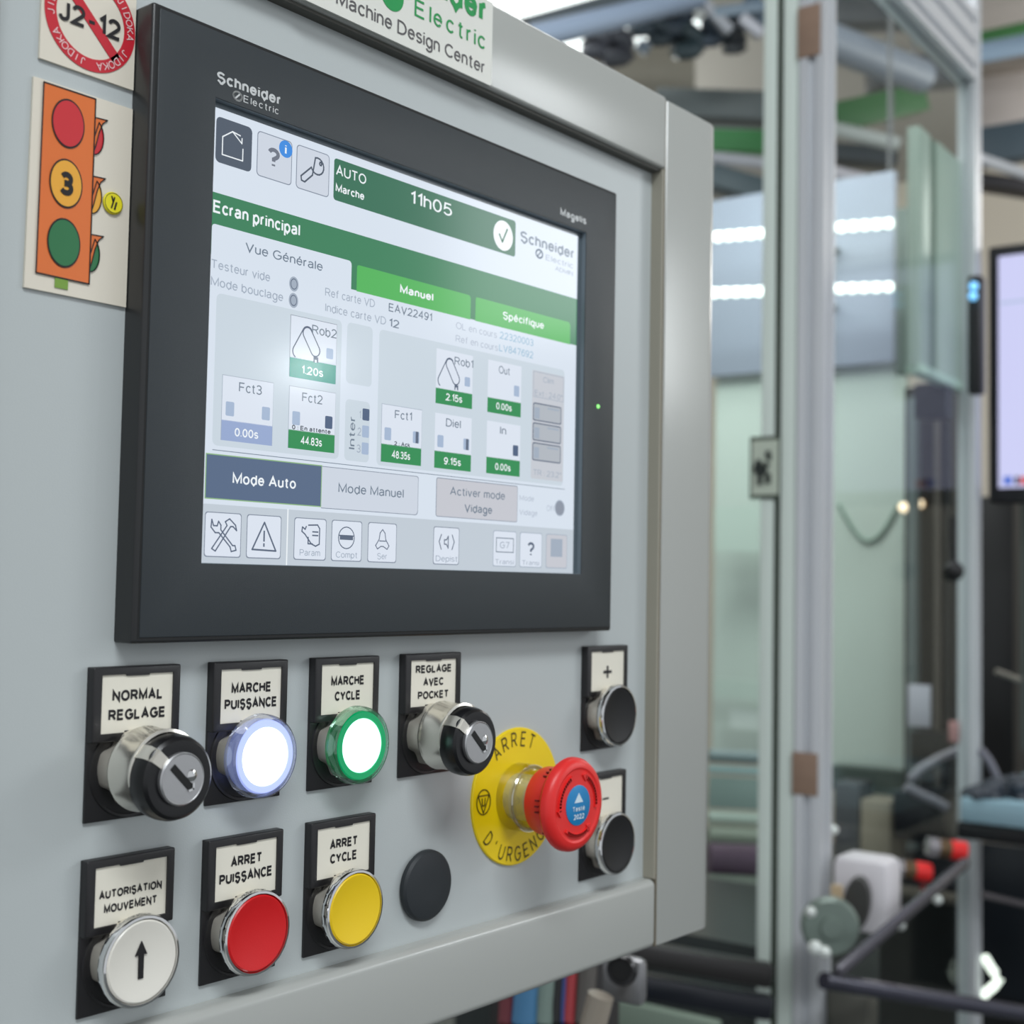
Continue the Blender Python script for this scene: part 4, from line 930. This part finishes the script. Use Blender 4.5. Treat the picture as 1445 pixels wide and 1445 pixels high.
# hoses
HOS = mat('hose_grey', lin(132, 130, 140), 0.4)
hs = [('grey hose arching up to the far post', [(1284, 1100), (1300, 1084), (1325, 1070), (1352, 1058)], 0.009, 2.7), ('short grey hose below the arching one', [(1278, 1110), (1296, 1120), (1318, 1130), (1336, 1140)], 0.010, 2.6), ('grey hose curving down right of the far post', [(1384, 1058), (1396, 1074), (1405, 1092), (1410, 1110)], 0.008, 2.6)]
for lb, pp, r, D in hs:
    pts = [loc(at(x, y, D)) for x, y in pp]; solo('air_hose', lb, 'hose', MB().tube(pts, r, 10), HOS, tuple(pts[1]), fr=G)
# white drum
c = at(1214, 1262, 1.92); t = bthing('white_drum', 'white rounded drum housing with a dark oval face, low right of the near post', 'drum', c)
mb, _ = ubox(1172, 1252, 1212, 1318, 1.92, 0.07, 0.014); t.part('housing', mb, mat('drum_white', lin(226, 222, 226), 0.35))
o = loc(at(1209, 1275, 1.91)); mb = MB().lathe([(0.0, -0.006), (0.036, -0.006), (0.040, 0.0), (0.040, 0.004)], 0, 0, 40)
m_ = MB(); bmesh.ops.scale(mb.bm, vec=(0.50, 1, 1.0), verts=mb.bm.verts); m_.join(mb.bm, Matrix.Translation(o) @ Matrix.Rotation(math.radians(-82), 4, 'Z') @ Matrix.Rotation(math.radians(8), 4, 'Y'))
t.part('oval_face', m_, mat('drum_face', lin(70, 70, 68), 0.4)); 
mb, _ = ubox(1172, 1186, 1250, 1290, 1.905, 0.01); t.part('cream_label', mb, mat('drum_cream', lin(210, 186, 150), 0.5))
# flange disc
c = at(1172, 1308, 1.83); P = Vector(loc(c)); t = bthing('flange_disc', 'grey-green flange disc with bright bolts below the white drum', 'flange', c)
mb = MB().lathe([(0.0, -0.012), (0.014, -0.012), (0.016, -0.006), (0.036, -0.006), (0.040, 0.0), (0.040, 0.012)], 0, 0, 40); m_ = MB(); m_.join(mb.bm, Matrix.Translation(P) @ Matrix.Rotation(math.radians(-60), 4, 'Z'))
t.part('disc', m_, mat('flange_green', lin(128, 142, 134), 0.35, 0.3))
for x, y, r in ((1144, 1287, 0.007), (1150, 1338, 0.010), (1164, 1344, 0.008)):
    t.part('bolt', ball(MB(), loc(at(x, y, 1.75)), r, 8), mat('bolt_bright', lin(226, 232, 228), 0.3, 0.2))
for x, y, lb in ((1176, 1171, 'bright bolt at the edge of the near post, above the white drum'), (1271, 1306, 'bright bolt head below the slanted bar'), (1323, 1270, 'bluish bolt head right of the slanted bar'), (1260, 1267, 'dull green bolt head beside the white drum')):
    P = Vector(loc(at(x, y, 2.0)))
    solo('bolt_head', lb, 'bolt', ball(MB(), P, 0.0075, 8), MATS['bolt_bright'] if x != 1260 else mat('bolt_green', lin(140, 158, 148), 0.4), tuple(P), fr=G)
# valves
for x, y, lb in ((1302, 1230, 'brass valve with a red knob, the nearer and lower of the two'), (1352, 1200, 'brass valve with a red knob at the far post, the upper of the two')):
    c = at(x, y, 2.2); P = Vector(loc(c)); q = Vector(loc(at(x-42, y-6, 2.2))); d = (P-q).normalized()
    t = bthing('valve', lb, 'valve', c, 'valves on the machine')
    t.part('red_knob', MB().tube([P-d*0.014, P-d*0.010, P+d*0.008, P+d*0.012], 0.0155, 18), mat('valve_red', lin(236, 40, 40), 0.4))
    t.part('brass_body', MB().tube([P-d*0.034, P-d*0.012], 0.0150, 16), mat('valve_brass', lin(112, 90, 66), 0.35, 0.6))
    t.part('nut', MB().tube([P-d*0.052, P-d*0.034], 0.0165, 6), mat('valve_nut', lin(190, 186, 192), 0.25, 0.7)); 
    t.part('drain_tip', MB().tube([P+Vector((0, 0, -0.014)), P+Vector((0, 0, -0.030))], 0.005, 8), mat('tip_dark_red', lin(110, 30, 34), 0.5))
p, q = loc(at(1182, 1372, 1.72)), loc(at(1364, 1216, 2.05)); solo('slanted_bar', 'dark shiny bar slanting up to the far post, in front of the valves', 'bar', MB().bar(p, q, 0.012, 0.016, 0.004), mat('bar_dark', lin(100, 98, 106), 0.25, 0.5), tuple((Vector(p)+Vector(q))/2), fr=G)
p, q = loc(at(1162, 1384, 1.82)), loc(at(1470, 1434, 2.0)); solo('lower_tube', 'dark glossy tube across the bottom right corner', 'tube', MB().tube([p, q], 0.012, 16), mat('tube_dark', lin(70, 70, 82), 0.22, 0.4), tuple((Vector(p)+Vector(q))/2), fr=G)
sbox('grey_block', 'dull grey-green foot block below the lower tube', 'block', 1165, 1225, 1402, 1470, 1.93, mat('foot_grey', lin(92, 92, 84), 0.5), 0.04)
c = at(1180, 1436, 1.95); solo('end_cap', 'small bright cap at the bottom edge right of the near post', 'cap', ball(MB(), loc(c), 0.010, 8), MATS['bolt_bright'], tuple(loc(c)), fr=G)
sbox('dark_rear_panel', 'dark blue-grey panel behind the slanted bar', 'panel', 1176, 1380, 1190, 1250, 3.05, mat('rear_dark', lin(58, 58, 66), 0.4, var=0.3, vscale=5), 0.04)
# lamp reflection built as a curved glowing tube, low right
pts = [loc(at(x, y, 2.6)) for x, y in ((1389, 1350), (1396, 1362), (1404, 1374), (1410, 1382), (1402, 1392), (1392, 1400), (1385, 1408))]
solo('curved_reflection', 'lamp reflection built as a short curved glowing tube low right of the far post', 'light', MB().tube(pts, 0.0085, 10), mat('reflection_glow', (1, 1, 1), 0.4, emit=(0.86, 1.0, 0.84), es=1.1), tuple(pts[3]), fr=G)

# right of the far post: monitor on its arm, signal unit, tray
mb, base = ubox(1394, 1620, 334, 708, 2.6, 0.05, 0.006)
mn = Thing('monitor', 'black-framed monitor with a lavender screen at the right edge', 'monitor', base, fr=G)
mn.part('monitor_case', mb, mat('monitor_black', lin(30, 30, 34), 0.4))
mb, _ = ubox(1409, 1606, 350, 686, 2.598, 0.003); scn = mn.part('screen', mb, scr('monitor_lavender', 206, 208, 246))
mb, _ = ubox(1411, 1606, 416, 419, 2.594, 0.002); mn.part('menu_line', mb, scr('monitor_line', 170, 188, 216), scn, smooth=False)
mb, _ = ubox(1411, 1606, 655, 661, 2.594, 0.002); mn.part('task_line', mb, scr('monitor_blue', 140, 166, 232), scn, smooth=False)
for x0, x1, c in ((1416, 1428, (90, 120, 210)), (1432, 1438, (40, 44, 60)), (1440, 1452, (210, 90, 90))):
    mb, _ = ubox(x0, x1, 672, 684, 2.594, 0.002); mn.part('task_icon', mb, scr('monitor_icon%d' % x0, *c), scn, smooth=False)
mb, _ = ubox(1440, 1470, 700, 1060, 2.75, 0.06); mn.part('stand_post', mb, mat('stand_dark', lin(70, 78, 74), 0.5))
mb, base = ubox(1364, 1385, 388, 556, 2.45, 0.03, 0.006)
su = Thing('signal_unit', 'slim black unit with a blue light on the far post, left of the monitor', 'signal unit', base, fr=G)
su.part('unit_body', mb, mat('unit_black', lin(22, 23, 27), 0.35))
su.part('blue_light', ball(MB(), loc(at(1374, 404, 2.44)), 0.008), mat('blue_glow', (0.3, 0.6, 1), 0.3, emit=lin(110, 190, 240), es=1.1)); su.part('blue_light', ball(MB(), loc(at(1373, 418, 2.44)), 0.008), MATS['blue_glow'])
sbox('dark_cabinet', 'tall black cabinet right of the far post below the monitor', 'cabinet', 1384, 1430, 700, 1112, 2.9, mat('cabinet_black', lin(28, 27, 28), 0.45), 0.10)
sbox('grey_cabinet', 'dark grey-green cabinet at the right edge below the monitor', 'cabinet', 1430, 1520, 708, 1112, 3.25, mat('cabinet_grey', lin(66, 74, 72), 0.45, var=0.4, vscale=8), 0.3)
p, q = loc(at(1405, 947, 2.5)), loc(at(1440, 960, 2.5)); solo('door_lever', 'small pale lever on the black cabinet', 'lever', MB().tube([p, q], 0.0055, 10), mat('lever_pale', lin(130, 126, 116), 0.35, 0.4), tuple(p), fr=G)
mb, base = ubox(1354, 1560, 1136, 1172, 2.3, 0.5, 0.006)
ty = Thing('blue_tray', 'light blue tray edge right of the far post', 'tray', base, fr=G)
ty.part('tray_rim', mb, mat('tray_blue', lin(150, 182, 196), 0.35)); mb, _ = ubox(1350, 1560, 1172, 1196, 2.31, 0.5, 0.004); ty.part('tray_underside', mb, mat('tray_dark', lin(22, 24, 28), 0.4))
t = bthing('granule_pile', 'heap of dark grey granules in the light blue tray', 'granules', at(1415, 1132, 2.42)); t.root['kind'] = 'stuff'
mb = MB(); rnd = random.Random(3)
for i in range(150):
    x = 1366+rnd.random()*120; hgt = 28*math.sin(PI*min(1, (x-1356)/70)/2); p = loc(at(x, 1129-rnd.random()*hgt, 2.36+rnd.random()*0.12)); ball(mb, p, 0.010+rnd.random()*0.006, 4)
t.part('granules', mb, mat('granule_dark', lin(58, 64, 74), 0.5, var=0.3, vscale=50))
sbox('dark_lower_body', 'black machine body under the light blue tray', 'machine body', 1384, 1560, 1200, 1420, 2.75, mat('body_black', lin(28, 34, 42), 0.35, var=0.4, vscale=5), 0.05)
p, q = loc(at(1385, 1262, 2.5)), loc(at(1470, 1282, 2.5)); solo('thin_rail', 'thin greyish rail crossing the black body under the tray', 'rail', MB().tube([p, q], 0.006, 10), mat('rail_mauve', lin(104, 98, 102), 0.4), tuple(p), fr=G)

# under the cabinet: connector housing and cables
c = at(878, 1372, 1.0); P = Vector(loc(c)); t = bthing('connector_housing', 'grey metal connector housing with a black socket under the cabinet', 'connector', c)
mb, _ = ubox(846, 904, 1350, 1418, 1.0, 0.014, 0.006); t.part('shell', mb, mat('connector_grey', lin(142, 142, 144), 0.3, 0.5))
o = loc(at(876, 1370, 0.994)); mb = MB().lathe([(0.008, 0.002), (0.0085, -0.0015), (0.0105, -0.002), (0.0120, 0.002)], 0, 0, 32); m_ = MB(); m_.join(mb.bm, Matrix.Translation(o) @ Matrix.Rotation(math.radians(-75), 4, 'Z')); t.part('socket_ring', m_, mat('socket_black', lin(26, 26, 28), 0.3))
m_ = MB(); mb = MB().lathe([(0, -0.0005), (0.0084, -0.0005)], 0, 0, 24); m_.join(mb.bm, Matrix.Translation(o) @ Matrix.Rotation(math.radians(-75), 4, 'Z')); t.part('socket_hole', m_, GROOVE)
mb = MB().tube([loc(at(848, 1404, 0.985)), loc(at(836, 1450, 0.985))], 0.010, 14); t.part('cable_gland', mb, mat('gland_beige', lin(170, 160, 146), 0.4))
for x, c_, r, lb in ((714, (120, 52, 60), 0.007, 'dark red cable, leftmost under the cabinet'), (740, (74, 132, 176), 0.0125, 'blue cable under the cabinet'), (767, (128, 148, 140), 0.0095, 'pale green cable between the blue and the black one'), (783, (30, 32, 34), 0.006, 'black cable left of the dark blue one'), (793, (64, 84, 150), 0.0035, 'dark blue cable under the cabinet'), (803, (176, 60, 66), 0.0055, 'bright red cable under the cabinet'), (824, (88, 84, 80), 0.009, 'brown-grey cable beside the connector housing')):
    pts = [loc(at(x+6, 1330, 1.14)), loc(at(x+3, 1380, 1.13)), loc(at(x, 1440, 1.12)), loc(at(x-4, 1560, 1.12))]
    solo('machine_cable', lb, 'cable', MB().tube(pts, r, 12), mat('cable_%d' % x, lin(*c_), 0.45), tuple(pts[1]), 'cables under the cabinet', fr=G)
sbox('rear_bracket', 'dark grey bracket behind the cables under the cabinet', 'bracket', 690, 860, 1340, 1560, 1.3, mat('bracket_dark', lin(52, 50, 50), 0.35), 0.02)

# ------------------------------------------------------------------ hall ceiling services
def cbar(name, label, cat, a, b, Da, Db, wd, ht, c, rough=0.5, group=None, round_=False):
    p, q = at(a[0], a[1], Da), at(b[0], b[1], Db); m_ = (p+q)/2
    t = Thing(name, label, cat, tuple(m_), group)
    mb = MB()
    if round_: mb.tube([p, q], wd/2, 20)
    else: mb.bar(p, q, wd, ht, 0.004)
    t.part('run', mb, mat('svc_'+name+'_'+'_'.join(str(k) for k in c), lin(*c), rough))
    hp = p+(q-p)*0.92
    t.part('hanger', MB().tube([hp+Vector((0, 0, (wd if round_ else ht)/2-0.004)), (hp.x, hp.y, CEIL)], 0.006, 8), mat('hanger_grey', lin(120, 122, 124), 0.5))
    return t
cbar('green_beam', 'green beam behind the cabinet edge and the near post', 'beam', (1000, 200), (1112, 203), 5.0, 5.0, 0.06, 0.085, (70, 142, 84))
cbar('green_beam', 'green beam between the near post and the fluted rail', 'beam', (1172, 168), (1300, 138), 4.6, 4.8, 0.06, 0.10, (58, 112, 66))
cbar('green_beam', 'narrow green beam at the right edge above the light blue duct', 'beam', (1378, 56), (1470, 36), 4.8, 4.8, 0.05, 0.040, (56, 116, 60))
cbar('air_duct', 'light blue duct at the right edge under the narrow green beam', 'duct', (1376, 76), (1470, 58), 4.6, 4.6, 0.07, 0.07, (150, 174, 196), round_=True)
cbar('air_duct', 'broad pale duct crossing behind the glass right of the near post', 'duct', (1150, 50), (1300, 108), 4.0, 4.4, 0.11, 0.11, (140, 150, 166), round_=True)
cbar('air_duct', 'blue-grey duct in the top middle above the cabinet corner', 'duct', (740, 56), (985, -4), 3.6, 4.0, 0.07, 0.07, (134, 146, 168), round_=True)
cbar('air_duct', 'dark duct beside the bright ceiling lamp', 'duct', (740, 40), (940, -16), 3.7, 4.0, 0.06, 0.06, (72, 78, 84), round_=True)
cbar('pale_pipe', 'pale pink-white pipe under the green beam left of the near post', 'pipe', (1000, 222), (1120, 234), 4.8, 4.8, 0.045, 0.05, (206, 204, 214), round_=True)
cbar('pale_pipe', 'white pipe sagging under the green beam right of the near post', 'pipe', (1150, 176), (1268, 204), 4.4, 4.4, 0.05, 0.05, (190, 194, 192), round_=True)
cbar('pale_pipe', 'white pipe slanting at the right edge above the monitor', 'pipe', (1376, 222), (1470, 254), 4.2, 4.2, 0.035, 0.03, (196, 198, 202), round_=True)
cbar('pale_pipe', 'mauve-grey pipe above the upper row of light dots', 'pipe', (1176, 246), (1262, 268), 3.9, 3.9, 0.05, 0.05, (160, 156, 164), round_=True)
cbar('dark_tray', 'dark cable tray above the white pipe at the right edge', 'cable tray', (1372, 212), (1480, 194), 4.8, 4.8, 0.1, 0.13, (62, 78, 88))
cbar('dark_tray', 'nearly black beam above the beige wall at the right edge', 'beam', (1376, 256), (1480, 272), 4.9, 4.9, 0.1, 0.045, (40, 38, 42))
cbar('dark_tray', 'brown-grey tray under the light blue duct at the right edge', 'cable tray', (1376, 96), (1480, 82), 5.0, 5.0, 0.1, 0.05, (124, 116, 108))
cbar('dark_tray', 'dark teal tray behind the cabinet edge, under the pale pink pipe', 'cable tray', (1000, 250), (1100, 280), 4.7, 4.7, 0.1, 0.08, (62, 78, 86))
cbar('dark_tray', 'dark teal tray right of the near post under the white pipe', 'cable tray', (1150, 216), (1262, 226), 4.7, 4.7, 0.1, 0.06, (58, 66, 74))
cbar('dark_tray', 'dark grey tray above the green beam behind the cabinet corner', 'cable tray', (925, 150), (1110, 156), 4.6, 4.6, 0.1, 0.10, (92, 98, 100))
cbar('dark_tray', 'dark grey tray above the green beam right of the near post', 'cable tray', (1225, 108), (1350, 100), 4.9, 4.9, 0.1, 0.11, (88, 92, 98))
cbar('dark_tray', 'dark slate tray at the top between the two silver posts', 'cable tray', (1172, 18), (1300, 14), 4.6, 4.6, 0.1, 0.11, (78, 84, 90))
cbar('light_fascia', 'pale grey fascia just above the green beam behind the cabinet corner', 'fascia', (930, 178), (1110, 172), 5.2, 5.2, 0.04, 0.06, (168, 172, 178))
cbar('beige_fascia', 'beige fascia in the top middle behind the cable bundle', 'fascia', (800, 100), (980, 98), 5.1, 5.1, 0.04, 0.26, (158, 150, 138))
cbar('beige_fascia', 'beige-grey fascia at the right edge above the dark cable tray', 'fascia', (1376, 138), (1490, 140), 5.2, 5.2, 0.04, 0.25, (158, 152, 148))
# bundle of cables in the tray above the cabinet corner
bt = Thing('cable_bundle', 'dark blue bundle of coiled cables and boxes under the ceiling in the top middle', 'cable bundle', tuple(at(960, 45, 4.2)))
for (x, y, r_, c) in ((905, 32, 17, (50, 62, 74)), (930, 48, 15, (44, 56, 66)), (955, 30, 19, (48, 58, 72)), (968, 60, 20, (38, 54, 62)), (1000, 48, 16, (52, 64, 80)), (1028, 36, 17, (46, 56, 66)), (1035, 60, 14, (48, 50, 56)), (868, 68, 22, (66, 66, 76)), (840, 62, 18, (74, 74, 84)), (1060, 20, 18, (92, 108, 126))):
    P = at(x, y, 4.2); R = r_*1.25/FPX*4.2
    tor = [P+CR*0+Vector((0.02*math.sin(k), R*0.62*math.cos(2*PI*k/14), R*0.62*math.sin(2*PI*k/14))) for k in range(15)]
    bt.part('cable_coil', MB().tube(tor, R*0.5, 8, False), mat('coil_%d_%d_%d' % c, lin(*c), 0.5))
for (x0, y0, x1, y1, c) in ((985, -5, 1030, 45, (150, 150, 158)), (1045, 25, 1075, 50, (176, 174, 184)), (900, 62, 915, 72, (120, 130, 144)), (1000, 20, 1080, 10, (110, 124, 140))):
    bt.part('bracket', MB().bar(at(x0, y0, 4.1), at(x1, y1, 4.1), 0.03, 0.035, 0.004), mat('brk_%d' % c[0], lin(*c), 0.5))
# ceiling lamps
def clamp(label, c, sx, sy, strength):
    t = Thing('ceiling_lamp', label, 'ceiling lamp', c, 'ceiling lamps of the hall')
    t.part('lamp_frame', MB().box(c[0]-sx/2-0.03, c[0]+sx/2+0.03, c[1]-sy/2-0.03, c[1]+sy/2+0.03, c[2], c[2]+0.05, 0.005), mat('lamp_frame', lin(220, 222, 224), 0.5))
    t.part('diffuser', MB().box(c[0]-sx/2, c[0]+sx/2, c[1]-sy/2, c[1]+sy/2, c[2]-0.012, c[2], 0.003), mat('lamp_diffuser', (1, 1, 1), 0.5, emit=(0.96, 0.98, 1.0), es=strength))
LP = at(735, -8, 4.3)
clamp('bright white ceiling lamp showing above the cabinet label', (LP.x, LP.y, LP.z), 1.1, 0.7, 1.6)
